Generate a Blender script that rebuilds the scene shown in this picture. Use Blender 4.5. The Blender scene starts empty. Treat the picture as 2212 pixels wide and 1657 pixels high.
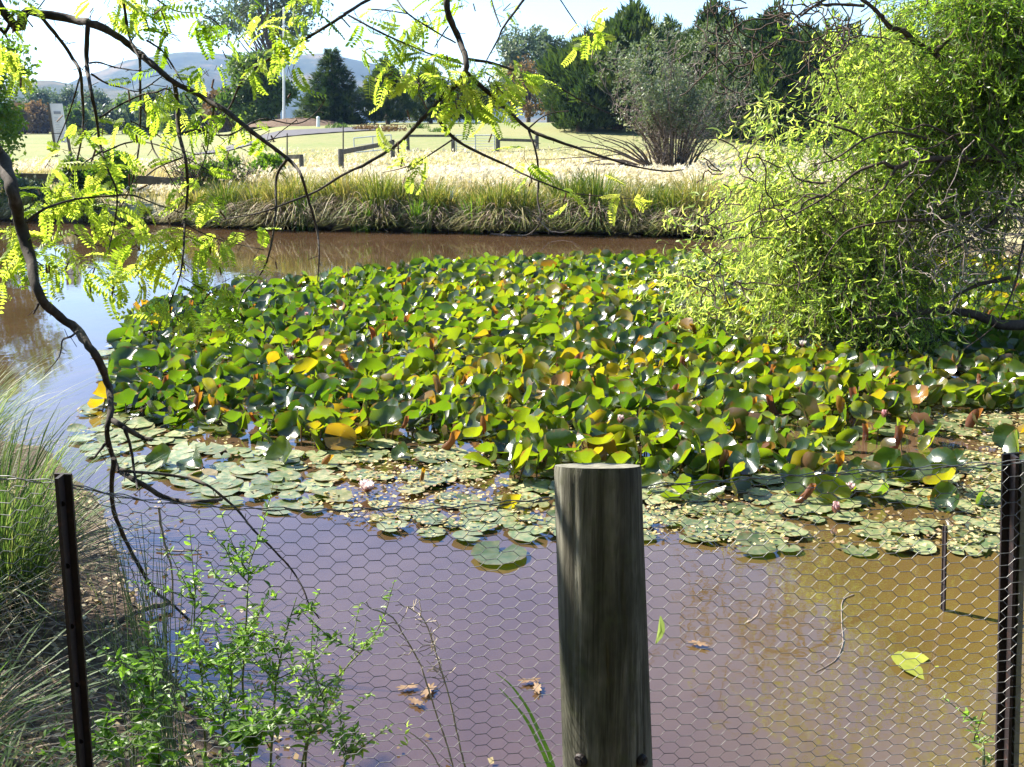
import bpy, math, random
import numpy as np
from mathutils import Vector

random.seed(7)
RNG = np.random.default_rng(7)
C = bpy.context.scene.collection
SC = bpy.context.scene
rad = math.radians

# ------------------------------------------------------------------ camera geometry (photo read on a 2211 x 1657 grid)
PW, PH, F = 2211.0, 1657.0, 2215.0
CAM = np.array([0.0, 0.0, 2.0])
PITCH = rad(14.1)
cp, sp = math.cos(PITCH), math.sin(PITCH)
AX_R = np.array([1.0, 0, 0]); AX_F = np.array([0, cp, -sp]); AX_U = np.array([0, sp, cp])

def ray(px, py):
    return AX_F + AX_R * ((px - PW / 2) / F) + AX_U * ((PH / 2 - py) / F)
def at(px, py, y):
    """world point seen at (px, py) at ground distance y"""
    r = ray(px, py); return CAM + r * (y / r[1])
def on(px, py, z=0.0):
    """world point seen at (px, py) on the level z"""
    r = ray(px, py); return CAM + r * ((z - CAM[2]) / r[2])
def project(P):
    P = np.asarray(P, float) - CAM
    f = P @ AX_F
    return np.stack([PW / 2 + F * (P @ AX_R) / f, PH / 2 - F * (P @ AX_U) / f, f], -1)

# ------------------------------------------------------------------ mesh builder
class MB:
    def __init__(s): s.V = []; s.F = []; s.C = []; s.M = []; s.L = []; s.n = 0
    def add(s, V, Fc, c=None, m=0, l=None):
        V = np.asarray(V, np.float32).reshape(-1, 3); Fc = np.asarray(Fc, np.int32)
        if len(V) == 0 or len(Fc) == 0: return s
        k = len(V)
        if c is None: c = np.zeros((k, 2), np.float32)
        c = np.asarray(c, np.float32)
        if c.ndim == 0: c = np.full(k, c, np.float32)
        if c.ndim == 1: c = np.stack([c, np.zeros_like(c)], -1)
        if l is None: l = np.zeros((k, 3), np.float32)
        s.V.append(V); s.F.append(Fc + s.n); s.C.append(c); s.L.append(np.asarray(l, np.float32)); s.M.append(np.full(len(Fc), m, np.int32)); s.n += k
        return s
    def mesh(s, name, mats, smooth=True):
        me = bpy.data.meshes.new(name)
        V = np.concatenate(s.V); me.vertices.add(len(V)); me.vertices.foreach_set('co', V.ravel())
        loops = np.concatenate([f.ravel() for f in s.F]); tot = np.concatenate([np.full(len(f), f.shape[1], np.int32) for f in s.F])
        me.loops.add(len(loops)); me.loops.foreach_set('vertex_index', loops)
        st = np.concatenate([[0], np.cumsum(tot)[:-1]]).astype(np.int32)
        me.polygons.add(len(tot)); me.polygons.foreach_set('loop_start', st)
        me.polygons.foreach_set('material_index', np.concatenate(s.M))
        me.polygons.foreach_set('use_smooth', np.full(len(tot), bool(smooth)))
        c = np.concatenate(s.C); col = np.ones((len(V), 4), np.float32); col[:, 0] = c[:, 0]; col[:, 1] = c[:, 1]
        a = me.attributes.new('tint', 'FLOAT_COLOR', 'POINT'); a.data.foreach_set('color', col.ravel())
        L = np.concatenate(s.L)
        if np.any(L):
            a = me.attributes.new('local', 'FLOAT_VECTOR', 'POINT'); a.data.foreach_set('vector', L.ravel())
        for m in (mats if isinstance(mats, (list, tuple)) else [mats]): me.materials.append(m)
        me.update(); me.validate(clean_customdata=False)
        return me
    def build(s, name, mats, parent=None, smooth=True):
        o = bpy.data.objects.new(name, s.mesh(name, mats, smooth)); C.objects.link(o)
        if parent is not None: o.parent = parent
        return o

def tag(o, label=None, cat=None, group=None, kind=None):
    for k, v in (('label', label), ('category', cat), ('group', group), ('kind', kind)):
        if v: o[k] = v
    return o
def empty(name, loc=(0, 0, 0), label=None, cat=None, group=None):
    o = bpy.data.objects.new(name, None); C.objects.link(o); o.location = loc; o.empty_display_size = 0.1
    return tag(o, label, cat, group)
def part(name, mb, mats, root, label=None, smooth=True):
    """part whose vertices are in world space, hung under a root that may stand anywhere (no rotation)"""
    o = mb.build(name, mats, None, smooth)
    loc = np.array(root.location, np.float32); p = root.parent
    while p is not None: loc = loc + np.array(p.location, np.float32); p = p.parent
    n = len(o.data.vertices); co = np.empty(n * 3, np.float32); o.data.vertices.foreach_get('co', co)
    o.data.vertices.foreach_set('co', (co.reshape(-1, 3) - loc).ravel()); o.data.update()
    o.parent = root
    if label: o['label'] = label
    return o

def nrm(v): return v / np.maximum(np.linalg.norm(v, axis=-1, keepdims=True), 1e-9)
def tube(pts, radii, n=6, cap=True):
    P = np.asarray(pts, float); k = len(P); R = np.broadcast_to(np.asarray(radii, float), (k,))
    T = nrm(np.gradient(P, axis=0)); ref = np.array([0.31, 0.17, 0.93])
    if abs(T[0] @ ref) > 0.9: ref = np.array([1.0, 0.1, 0])
    u = ref - T[0] * (ref @ T[0]); U = []
    for t in T:
        u = u - t * (u @ t); u = u / max(np.linalg.norm(u), 1e-9); U.append(u.copy())
    U = np.array(U); W = np.cross(T, U)
    a = np.arange(n) * 2 * math.pi / n
    V = P[:, None] + R[:, None, None] * (np.cos(a)[None, :, None] * U[:, None] + np.sin(a)[None, :, None] * W[:, None])
    V = V.reshape(-1, 3)
    i, j = np.meshgrid(np.arange(k - 1), np.arange(n), indexing='ij'); j2 = (j + 1) % n
    Fq = np.stack([i * n + j, i * n + j2, (i + 1) * n + j2, (i + 1) * n + j], -1).reshape(-1, 4)
    return V, Fq
def add_tube(mb, pts, radii, n=6, c=0.5, m=0, cap=True):
    V, Fq = tube(pts, radii, n)
    mb.add(V, Fq, c, m)
    if cap and n >= 5:
        k = len(V) // n
        for ring in (np.arange(n)[::-1], (k - 1) * n + np.arange(n)):
            mb.add(V[ring], np.arange(n)[None], c, m)
def segs(mb, A, B, r, n=3, c=0.5, m=0):
    """many straight thin rods A[i]-B[i]"""
    A = np.asarray(A, float); B = np.asarray(B, float); N = len(A)
    if N == 0: return
    T = nrm(B - A); ref = np.where(np.abs(T[:, 2:3]) > 0.8, np.array([[1.0, 0, 0]]), np.array([[0, 0, 1.0]]))
    U = nrm(np.cross(T, ref)); W = np.cross(T, U); a = np.arange(n) * 2 * math.pi / n
    r = np.broadcast_to(np.asarray(r, float), (N,))
    off = r[:, None, None] * (np.cos(a)[None, :, None] * U[:, None] + np.sin(a)[None, :, None] * W[:, None])
    V = np.concatenate([A[:, None] + off, B[:, None] + off], 1).reshape(-1, 3)
    j = np.arange(n); q = np.stack([j, (j + 1) % n, n + (j + 1) % n, n + j], -1)
    Fq = (np.arange(N)[:, None, None] * 2 * n + q[None]).reshape(-1, 4)
    c = np.asarray(c, float); c = np.repeat(np.broadcast_to(c, (N,)), 2 * n)
    mb.add(V, Fq, c, m)
def smooth_path(pts, rr, sub=4, jit=0.0):
    """Catmull-Rom through pts with radii rr, with a little bark-like wander"""
    P = np.asarray(pts, float); k = len(P); rr = np.interp(np.arange(k), np.linspace(0, k - 1, len(rr)), rr)
    Q = np.concatenate([[2 * P[0] - P[1]], P, [2 * P[-1] - P[-2]]]); out = []; ro = []
    for i in range(k - 1):
        p0, p1, p2, p3 = Q[i:i + 4]
        for s in range(sub):
            t = s / sub
            out.append(0.5 * ((2 * p1) + (-p0 + p2) * t + (2 * p0 - 5 * p1 + 4 * p2 - p3) * t * t + (-p0 + 3 * p1 - 3 * p2 + p3) * t ** 3))
            ro.append(rr[i] * (1 - t) + rr[i + 1] * t)
    out.append(P[-1]); ro.append(rr[-1]); out = np.array(out); ro = np.array(ro)
    if jit: out[1:-1] += RNG.normal(0, 1, (len(out) - 2, 3)) * (ro[1:-1, None] * jit); ro = ro * (1 + RNG.uniform(-.12, .12, len(ro)))
    return out, ro
def box(mb, c, s, rz=0.0, c_=0.5, m=0, tilt=None):
    x, y, z = np.asarray(s, float) / 2
    V = np.array([[a * x, b * y, d * z] for d in (-1, 1) for b in (-1, 1) for a in (-1, 1)])
    R = np.array([[math.cos(rz), -math.sin(rz), 0], [math.sin(rz), math.cos(rz), 0], [0, 0, 1]])
    if tilt is not None:
        t = tilt; R = R @ np.array([[math.cos(t), 0, math.sin(t)], [0, 1, 0], [-math.sin(t), 0, math.cos(t)]])
    Fq = [[0, 2, 3, 1], [4, 5, 7, 6], [0, 1, 5, 4], [2, 6, 7, 3], [0, 4, 6, 2], [1, 3, 7, 5]]
    V = V @ R.T + np.asarray(c)
    Fq = np.array(Fq); mb.add(V[Fq].reshape(-1, 3), np.arange(24).reshape(6, 4), c_, m)
def beam(mb, A, B, w, h, c=0.5, m=0):
    """squared timber from A to B (w across, h up)"""
    A = np.asarray(A, float); B = np.asarray(B, float); t = nrm(B - A)
    u = nrm(np.cross(t, [0, 0, 1.0])); v = np.cross(u, t)
    V = np.array([p + u * a * w / 2 + v * b * h / 2 for p in (A, B) for a, b in ((-1, -1), (1, -1), (1, 1), (-1, 1))])
    Fq = np.array([[0, 1, 2, 3], [4, 7, 6, 5], [0, 4, 5, 1], [1, 5, 6, 2], [2, 6, 7, 3], [3, 7, 4, 0]])
    mb.add(V[Fq].reshape(-1, 3), np.arange(24).reshape(6, 4), c, m)

def frames(d, n=None):
    """rotation matrices with local Y along d and local Z near n"""
    d = nrm(np.asarray(d, float)); N = len(d)
    if n is None: n = RNG.normal(size=(N, 3))
    n = n - d * np.sum(n * d, -1, keepdims=True); n = nrm(n); x = np.cross(d, n)
    return np.stack([x, d, n], -1)
def scatter(mb, tv, tf, R, T, S=1.0, c=0.5, m=0, tl=None, tc=None):
    """copies of a template (tv, tf) with rotations R, places T, sizes S"""
    N = len(T); tv = np.asarray(tv, float); k = len(tv); S = np.broadcast_to(np.asarray(S, float), (N,))
    V = np.einsum('nij,kj->nki', R, tv) * S[:, None, None] + np.asarray(T)[:, None]
    Fq = (np.arange(N)[:, None, None] * k + np.asarray(tf)[None]).reshape(-1, np.asarray(tf).shape[1])
    c = np.repeat(np.broadcast_to(np.asarray(c, float), (N,)), k)
    g = np.zeros(N * k) if tc is None else np.tile(tc, N)
    mb.add(V.reshape(-1, 3), Fq, np.stack([c, g], -1), m, None if tl is None else np.tile(tl, (N, 1)))
def blades(mb, root, az, L, H, w, droop=0.5, c=0.5, seg=4, m=0, twist=None):
    """grass blades: root (N,3), heading az, reach L, rise H, width w"""
    N = len(root); L = np.broadcast_to(L, (N,)); H = np.broadcast_to(H, (N,)); w = np.broadcast_to(w, (N,)); droop = np.broadcast_to(droop, (N,))
    t = np.linspace(0, 1, seg + 1); dh = np.stack([np.cos(az), np.sin(az), 0 * az], -1)
    tw = az + math.pi / 2 + (RNG.uniform(-.9, .9, N) if twist is None else twist)
    sd = np.stack([np.cos(tw), np.sin(tw), 0 * az], -1)
    P = root[:, None] + dh[:, None] * (L[:, None] * (0.25 * t + 0.75 * t ** 2))[..., None]
    P[..., 2] += H[:, None] * ((1 + droop[:, None]) * t - droop[:, None] * t ** 2.2)
    ww = w[:, None] * np.array([.8, *([1.0] * (seg - 1)), .12])[None] * (1 - 0.35 * t)[None]
    V = np.stack([P - sd[:, None] * ww[..., None] / 2, P + sd[:, None] * ww[..., None] / 2], 2).reshape(-1, 3)
    i = np.arange(seg); q = np.stack([2 * i, 2 * i + 1, 2 * i + 3, 2 * i + 2], -1)
    Fq = (np.arange(N)[:, None, None] * (2 * seg + 2) + q[None]).reshape(-1, 4)
    g = np.tile(np.repeat(t, 2), N); c = np.repeat(np.broadcast_to(c, (N,)), 2 * seg + 2)
    mb.add(V, Fq, np.stack([c, g], -1), m)
    return P[:, -1]
def wobble(P, s, seed=0):
    r = np.random.default_rng(seed); out = 0
    for k in range(4):
        f = r.normal(size=3) * s * (1.6 ** k); out = out + np.sin(P @ f + r.uniform(0, 6.28)) * (0.7 ** k)
    return out / 2

# ------------------------------------------------------------------ materials
def newmat(name):
    m = bpy.data.materials.new(name); m.use_nodes = True; nt = m.node_tree; nt.nodes.clear()
    return m, nt
class NT:
    def __init__(s, nt): s.nt = nt
    def n(s, kind, **kw):
        x = s.nt.nodes.new(kind)
        for k, v in kw.items():
            if k.startswith('i_'):
                key = k[2:]; key = int(key) if key.isdigit() else key.replace('__', ' ')
                if hasattr(v, 'is_output') or isinstance(v, bpy.types.NodeSocket): s.nt.links.new(v, x.inputs[key])
                else: x.inputs[key].default_value = v
            else: setattr(x, k, v)
        return x
    def ramp(s, fac, stops, interp='LINEAR'):
        x = s.n('ShaderNodeValToRGB'); e = x.color_ramp; e.interpolation = interp
        while len(e.elements) < len(stops): e.elements.new(0.5)
        for el, (p, c) in zip(e.elements, stops): el.position = p; el.color = (*c, 1) if len(c) == 3 else c
        s.nt.links.new(fac, x.inputs[0]); return x.outputs[0]
    def noise(s, scale, detail=4, vec=None, rough=0.6, dist=0.0):
        x = s.n('ShaderNodeTexNoise'); x.inputs['Scale'].default_value = scale; x.inputs['Detail'].default_value = detail
        x.inputs['Roughness'].default_value = rough; x.inputs['Distortion'].default_value = dist
        if vec is not None: s.nt.links.new(vec, x.inputs['Vector'])
        return x.outputs[0]
    def math(s, op, a, b=0.0, c=None):
        x = s.n('ShaderNodeMath', operation=op)
        for i, v in enumerate((a, b, c)):
            if v is None: continue
            if isinstance(v, bpy.types.NodeSocket): s.nt.links.new(v, x.inputs[i])
            else: x.inputs[i].default_value = v
        return x.outputs[0]
    def mix(s, f, a, b, blend='MIX'):
        x = s.n('ShaderNodeMix', data_type='RGBA', blend_type=blend)
        for i, v in ((0, f), (6, a), (7, b)):
            if isinstance(v, bpy.types.NodeSocket): s.nt.links.new(v, x.inputs[i])
            else: x.inputs[i].default_value = v if not isinstance(v, tuple) or len(v) == 4 else (*v, 1)
        return x.outputs[2]
    def pos(s): return s.n('ShaderNodeNewGeometry').outputs['Position']
    def obj(s): return s.n('ShaderNodeTexCoord').outputs['Object']
    def scale(s, v, xyz):
        x = s.n('ShaderNodeMapping'); x.inputs['Scale'].default_value = xyz; s.nt.links.new(v, x.inputs[0]); return x.outputs[0]
    def bump(s, h, st=0.3, d=0.02):
        x = s.n('ShaderNodeBump'); x.inputs['Strength'].default_value = st; x.inputs['Distance'].default_value = d
        s.nt.links.new(h, x.inputs['Height']); return x.outputs[0]
    def out(s, sh): o = s.n('ShaderNodeOutputMaterial'); s.nt.links.new(sh, o.inputs[0])

def foliage(name, stops, trans=(1.0, 1.0, 0.6), tfac=0.45, rough=0.5, spec=0.3, tip=None, nscale=0.0, under=None):
    """leaf material: the tint attribute picks a colour along stops; light passes through"""
    m, nt = newmat(name); N = NT(nt)
    a = N.n('ShaderNodeAttribute', attribute_name='tint'); sx = N.n('ShaderNodeSeparateColor'); nt.links.new(a.outputs['Color'], sx.inputs[0])
    fac = sx.outputs[0]
    if nscale: fac = N.math('ADD', fac, N.math('MULTIPLY', N.math('SUBTRACT', N.noise(nscale, 2, N.pos()), 0.5), 0.5))
    col = N.ramp(fac, stops)
    if tip is not None: col = N.mix(N.ramp(sx.outputs[1], tip[1]), col, tip[0])
    if under is not None:
        g = N.n('ShaderNodeNewGeometry'); col = N.mix(N.math('MULTIPLY', g.outputs['Backfacing'], under[1]), col, under[0])
    p = N.n('ShaderNodeBsdfPrincipled'); nt.links.new(col, p.inputs['Base Color']); p.inputs['Roughness'].default_value = rough; p.inputs['Specular IOR Level'].default_value = spec
    t = N.n('ShaderNodeBsdfTranslucent'); nt.links.new(N.mix(1.0, col, (*trans, 1), 'MULTIPLY'), t.inputs[0])
    mx = N.n('ShaderNodeMixShader'); mx.inputs[0].default_value = tfac
    nt.links.new(p.outputs[0], mx.inputs[1]); nt.links.new(t.outputs[0], mx.inputs[2]); N.out(mx.outputs[0])
    return m
def solid(name, stops, scale=5.0, rough=0.8, spec=0.3, bump=0.3, bd=0.01, stretch=(1, 1, 1), detail=6, metal=0.0, dist=0.0, tint=False, lowc=(0, 1)):
    m, nt = newmat(name); N = NT(nt)
    v = N.scale(N.obj(), stretch); h = N.noise(scale, detail, v, 0.65, dist)
    fac = h
    if tint:
        a = N.n('ShaderNodeAttribute', attribute_name='tint'); sx = N.n('ShaderNodeSeparateColor'); nt.links.new(a.outputs['Color'], sx.inputs[0])
        fac = N.math('ADD', N.math('MULTIPLY', h, 0.5), N.math('MULTIPLY', sx.outputs[0], 0.5))
    col = N.ramp(fac, stops)
    p = N.n('ShaderNodeBsdfPrincipled'); nt.links.new(col, p.inputs['Base Color']); p.inputs['Roughness'].default_value = rough
    p.inputs['Specular IOR Level'].default_value = spec; p.inputs['Metallic'].default_value = metal
    if bump: nt.links.new(N.bump(h, bump, bd), p.inputs['Normal'])
    N.out(p.outputs[0]); return m

BARK = solid('dark_bark', [(0.3, (.018, .014, .012)), (0.55, (.05, .04, .034)), (0.75, (.12, .10, .085))], 40, 0.85, 0.2, 0.6, 0.004, (1, 1, .5))
BARK_W = solid('willow_bark', [(0.3, (.03, .02, .015)), (0.6, (.085, .06, .045)), (0.8, (.17, .13, .10))], 14, 0.85, 0.2, 0.6, 0.01)
DEADWOOD = solid('dead_wood', [(0.3, (.14, .11, .095)), (0.6, (.28, .23, .20)), (0.8, (.45, .39, .34))], 25, 0.85, 0.2, 0.4, 0.003)
BARK_T = solid('tree_bark', [(0.3, (.05, .04, .03)), (0.6, (.13, .10, .08)), (0.8, (.22, .18, .15))], 4, 0.9, 0.2, 0.4, 0.02)

# ------------------------------------------------------------------ ground shape
POND = np.array([(-9.5, 7.6), (-5, 7.0), (-3.0, 6.3), (-2.25, 5.3), (-1.75, 4.3), (-1.25, 3.45), (-.8, 2.85), (-.3, 2.5), (.4, 2.35), (1.5, 2.3), (3, 2.4), (6, 3.4), (9, 6.2), (10, 11),
                 (9, 16), (6.5, 18.4), (3.6, 19.4), (2, 19.75), (-.5, 20.1), (-3, 20.6), (-6, 21.2), (-9, 22.2), (-12, 23), (-17, 23.5), (-21, 20), (-20, 14), (-15, 9.5)])
def pond_d(x, y):
    """signed distance to the shore, positive on land"""
    P = np.stack([x, y], -1); d = np.full(x.shape, 1e9); ins = np.zeros(x.shape, bool)
    for a, b in zip(POND, np.roll(POND, -1, 0)):
        e = b - a; t = np.clip(((P - a) @ e) / (e @ e), 0, 1); d = np.minimum(d, np.linalg.norm(P - a - t[..., None] * e, axis=-1))
        with np.errstate(divide='ignore', invalid='ignore'):
            ins ^= ((a[1] > y) != (b[1] > y)) & (x < (b[0] - a[0]) * (y - a[1]) / (b[1] - a[1]) + a[0])
    return np.where(ins, -d, d)
def ss(t): t = np.clip(t, 0, 1); return t * t * (3 - 2 * t)
def height(x, y):
    x = np.asarray(x, float); y = np.asarray(y, float)
    d = pond_d(x, y); P = np.stack([x, y, 0 * x], -1)
    dp = np.maximum(d, 0)
    near = 0.10 * np.minimum(dp, 1) + 0.30 * ss(dp / 1.7)
    far = 0.12 * np.minimum(dp, 1) + 0.33 * ss(dp / 1.8) + 0.45 * ss((dp - 2) / 60)
    b = x / np.maximum(y, 1)
    far = far + ss((y - 33) / 33) * 1.3 * ss((b + 0.31) / 0.10)
    k = ss((y - 9) / 4); h = np.where(d > 0, near * (1 - k) + far * k, 0)
    h = h + np.where(d > 0, wobble(P, 1.2, 3) * 0.02 * np.clip(d, 0, 1) + wobble(P, .12, 5) * 0.05 * np.clip(d / 4 - .5, 0, 1), -0.12 * np.minimum(-d, 1) - 0.5 * ss(-d / 1.2))
    return h
def hit(px, py, y0=20.0, y1=400.0):
    """where the sight line meets the land"""
    r = ray(px, py); ys = np.geomspace(y0, y1, 1500); P = CAM + r * (ys / r[1])[:, None]
    g = P[:, 2] - height(P[:, 0], P[:, 1]); i = np.argmax(g < 0)
    if g[i] >= 0: i = -1
    p = P[i].copy(); p[2] = float(height(p[0], p[1])); return p
def ground_at(px, y):
    x = (px - PW / 2) / F * (y * cp)      # near the horizon
    z = 0.0
    for _ in range(4):
        z = float(height(np.array(x), np.array(y))); x = (px - PW / 2) / F * (y * cp + (2 - z) * sp)
    return np.array([x, y, z])

def axis(parts):
    return np.unique(np.concatenate([np.arange(a, b, s) for a, b, s in parts] + [[parts[-1][1]]]))
gx = axis([(-3200, -400, 200), (-400, -80, 20), (-80, -24, 3), (-24, -4, .6), (-4, 4, .14), (4, 14, .5), (14, 80, 3), (80, 400, 20), (400, 3200, 200)])
gy = axis([(-300, -20, 20), (-20, 0, 2), (0, 7, .14), (7, 19, .6), (19, 27, .25), (27, 80, .9), (80, 200, 6), (200, 600, 40), (600, 3200, 200)])
X, Y = np.meshgrid(gx, gy); Z = height(X.ravel(), Y.ravel()).reshape(X.shape)
mb = MB(); nx, ny = len(gx), len(gy)
i, j = np.meshgrid(np.arange(ny - 1), np.arange(nx - 1), indexing='ij')
mb.add(np.stack([X, Y, Z], -1), np.stack([i * nx + j, i * nx + j + 1, (i + 1) * nx + j + 1, (i + 1) * nx + j], -1).reshape(-1, 4))
def ground_material():
    m, nt = newmat('ground'); N = NT(nt); P = N.pos(); sx = N.n('ShaderNodeSeparateXYZ'); nt.links.new(P, sx.inputs[0])
    fine = N.noise(9, 6, P); med = N.noise(.55, 4, P); big = N.noise(.11, 3, P)
    lawn = N.mix(N.ramp(big, [(.4, (0, 0, 0)), (.62, (1, 1, 1))]), (.125, .175, .055, 1), (.20, .20, .085, 1))
    lawn = N.mix(N.ramp(fine, [(.35, (0, 0, 0)), (.7, (1, 1, 1))]), lawn, N.mix(0.5, lawn, (.26, .25, .12, 1)))
    patch = N.noise(2.2, 5, P); lawn = N.mix(N.ramp(patch, [(.38, (0, 0, 0)), (.68, (.6, .6, .6))]), lawn, (.25, .225, .12, 1))
    straw = N.mix(med, (.24, .21, .10, 1), (.36, .32, .19, 1))
    litter = N.ramp(N.noise(38, 5, P), [(.3, (.03, .022, .015)), (.5, (.09, .065, .04)), (.62, (.17, .12, .08)), (.75, (.30, .23, .16))])
    f1 = N.ramp(N.math('ADD', N.math('DIVIDE', sx.outputs[1], 100), N.math('MULTIPLY', N.math('SUBTRACT', med, .5), .12)), [(.32, (0, 0, 0)), (.40, (1, 1, 1))])
    c = N.mix(f1, straw, lawn)
    f0 = N.ramp(N.math('DIVIDE', sx.outputs[1], 20), [(.55, (0, 0, 0)), (.75, (1, 1, 1))])
    c = N.mix(f0, litter, c)
    wet = N.ramp(sx.outputs[2], [(.0, (1, 1, 1)), (.14, (0, 0, 0))])
    c = N.mix(wet, c, (.085, .062, .045, 1))
    p = N.n('ShaderNodeBsdfPrincipled'); nt.links.new(c, p.inputs['Base Color']); p.inputs['Roughness'].default_value = 0.95; p.inputs['Specular IOR Level'].default_value = 0.1
    nt.links.new(N.bump(N.noise(22, 6, P), .6, .03), p.inputs['Normal']); N.out(p.outputs[0]); return m
tag(mb.build('ground', ground_material()), kind='structure')

# ------------------------------------------------------------------ pond water
def water_material():
    m, nt = newmat('pond_water'); N = NT(nt); P = N.pos()
    murk = N.noise(.5, 4, P, .6, 1.0); fine = N.noise(3.5, 4, P, .6, .6)
    col = N.ramp(N.math('ADD', N.math('MULTIPLY', murk, .7), N.math('MULTIPLY', fine, .3)), [(.3, (.042, .024, .011)), (.5, (.064, .037, .019)), (.7, (.090, .056, .030))])
    px_ = N.n('ShaderNodeSeparateXYZ'); nt.links.new(P, px_.inputs[0])      # right side painted warmer and lighter, standing in for the willow's reflected tone
    reflected_tone = N.ramp(N.math('ADD', N.math('MULTIPLY', px_.outputs[0], .25), N.math('MULTIPLY', murk, .6)), [(.32, (0, 0, 0)), (.75, (1, 1, 1))])
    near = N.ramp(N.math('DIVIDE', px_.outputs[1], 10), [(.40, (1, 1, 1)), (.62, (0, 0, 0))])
    col = N.mix(N.math('MULTIPLY', reflected_tone, near), col, N.mix(murk, (.080, .052, .014, 1), (.125, .085, .025, 1)))
    p = N.n('ShaderNodeBsdfPrincipled'); nt.links.new(col, p.inputs['Base Color'])
    p.inputs['Roughness'].default_value = 0.03; p.inputs['IOR'].default_value = 1.7; p.inputs['Specular IOR Level'].default_value = 0.8; p.inputs['Specular Tint'].default_value = (.63, .69, 1, 1)
    h = N.math('ADD', N.noise(2.2, 2, N.scale(P, (1, .55, 1)), .5, .3), N.math('MULTIPLY', N.noise(11, 2, P), .16))
    nt.links.new(N.bump(h, .05, .05), p.inputs['Normal']); N.out(p.outputs[0]); return m
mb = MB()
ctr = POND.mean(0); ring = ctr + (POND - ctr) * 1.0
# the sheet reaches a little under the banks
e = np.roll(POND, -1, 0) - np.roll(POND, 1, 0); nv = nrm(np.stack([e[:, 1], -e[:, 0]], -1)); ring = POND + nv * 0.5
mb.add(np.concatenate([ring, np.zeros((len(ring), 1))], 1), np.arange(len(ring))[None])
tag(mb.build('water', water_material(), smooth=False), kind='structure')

# ------------------------------------------------------------------ hills, haze, sky, sun
def hill(mb, prof, y, depth, seed):
    """ridge whose skyline runs through the (px, py) profile at distance y"""
    pr = np.array(prof, float); xs = np.linspace(pr[0, 0], pr[-1, 0], 120); top = np.interp(xs, pr[:, 0], pr[:, 1])
    crest = np.array([at(a, b, y) for a, b in zip(xs, top)])
    v = np.linspace(0, 1, 40); k = len(v)
    G = np.repeat(crest[:, None], k, 1).copy()
    s = np.concatenate([1 - np.linspace(1, 0, k // 2) , np.linspace(0, -1, k - k // 2)])
    prof_v = np.where(np.arange(k) < k // 2, ss(np.linspace(0, 1, k // 2).tolist() + [1] * (k - k // 2)), 1 - ss([0] * (k // 2) + np.linspace(0, 1, k - k // 2).tolist()))
    G[..., 1] = y + depth * np.linspace(-1, 1, k)[None]
    base = 1.0
    G[..., 2] = base - 3 + (crest[:, None, 2] - base + 3) * prof_v[None]
    n = wobble(G.reshape(-1, 3), .012, seed).reshape(G.shape[:2]) + .6 * wobble(G.reshape(-1, 3), .04, seed + 1).reshape(G.shape[:2])
    G[..., 2] += n * 5 * prof_v[None] * (1 - prof_v[None] * .6)
    a, b = np.meshgrid(np.arange(len(xs) - 1), np.arange(k - 1), indexing='ij')
    mb.add(G.reshape(-1, 3), np.stack([a * k + b, a * k + b + 1, (a + 1) * k + b + 1, (a + 1) * k + b], -1).reshape(-1, 4))
mb = MB()
hill(mb, [(-400, 200), (0, 196), (60, 178), (110, 174), (150, 182), (230, 190), (330, 200), (420, 225), (520, 262)], 1000, 220, 11)
hill(mb, [(100, 235), (220, 165), (300, 132), (360, 120), (430, 114), (500, 119), (560, 130), (640, 122), (720, 118), (790, 134), (900, 160), (1050, 190), (1300, 225)], 1750, 420, 21)
hill(mb, [(250, 205), (330, 172), (400, 150), (450, 150), (520, 168), (620, 200), (800, 240)], 1420, 180, 31)
HILL = solid('hill_scrub', [(.35, (.025, .035, .02)), (.52, (.05, .06, .03)), (.62, (.14, .11, .06)), (.75, (.22, .17, .10))], .012, .95, .1, 0, detail=8)
tag(mb.build('hills', HILL), kind='structure')

def haze_box():
    m = bpy.data.materials.new('haze_air'); m.use_nodes = True; nt = m.node_tree; nt.nodes.clear()
    o = nt.nodes.new('ShaderNodeOutputMaterial'); v = nt.nodes.new('ShaderNodeVolumePrincipled')
    v.inputs['Color'].default_value = (.33, .55, 1.0, 1); v.inputs['Density'].default_value = HAZE; v.inputs['Anisotropy'].default_value = 0.2
    nt.links.new(v.outputs[0], o.inputs['Volume'])
    mb = MB(); x0, x1, y0, y1, z0, z1 = -3300, 3300, -310, 3300, -6, 190
    V = np.array([[x, y, z] for z in (z0, z1) for y in (y0, y1) for x in (x0, x1)])
    mb.add(V, [[0, 2, 3, 1], [4, 5, 7, 6], [0, 1, 5, 4], [2, 6, 7, 3], [0, 4, 6, 2], [1, 3, 7, 5]])
    o = mb.build('haze', m, smooth=False); tag(o, kind='stuff'); return o
HAZE = 0.00017
haze_box()

SUN_AZ, SUN_EL = rad(-63), rad(41)
w = bpy.data.worlds.new("World"); SC.world = w; w.use_nodes = True
sk = w.node_tree.nodes.new('ShaderNodeTexSky'); sk.sky_type = 'NISHITA'; sk.sun_disc = False
sk.sun_elevation = SUN_EL; sk.sun_rotation = SUN_AZ; sk.air_density = 1.0; sk.dust_density = 0.5; sk.ozone_density = 5.0
bg = w.node_tree.nodes['Background']; w.node_tree.links.new(sk.outputs[0], bg.inputs[0]); bg.inputs[1].default_value = 0.084
sd = bpy.data.lights.new('sun', 'SUN'); sd.energy = 5.0; sd.angle = rad(.5); sd.color = (1, .94, .82)
so = bpy.data.objects.new('sun', sd); C.objects.link(so)
sv = Vector((math.sin(SUN_AZ) * math.cos(SUN_EL), math.cos(SUN_AZ) * math.cos(SUN_EL), math.sin(SUN_EL)))
so.rotation_euler = sv.to_track_quat('Z', 'Y').to_euler(); so.location = (0, 0, 30)

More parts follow.
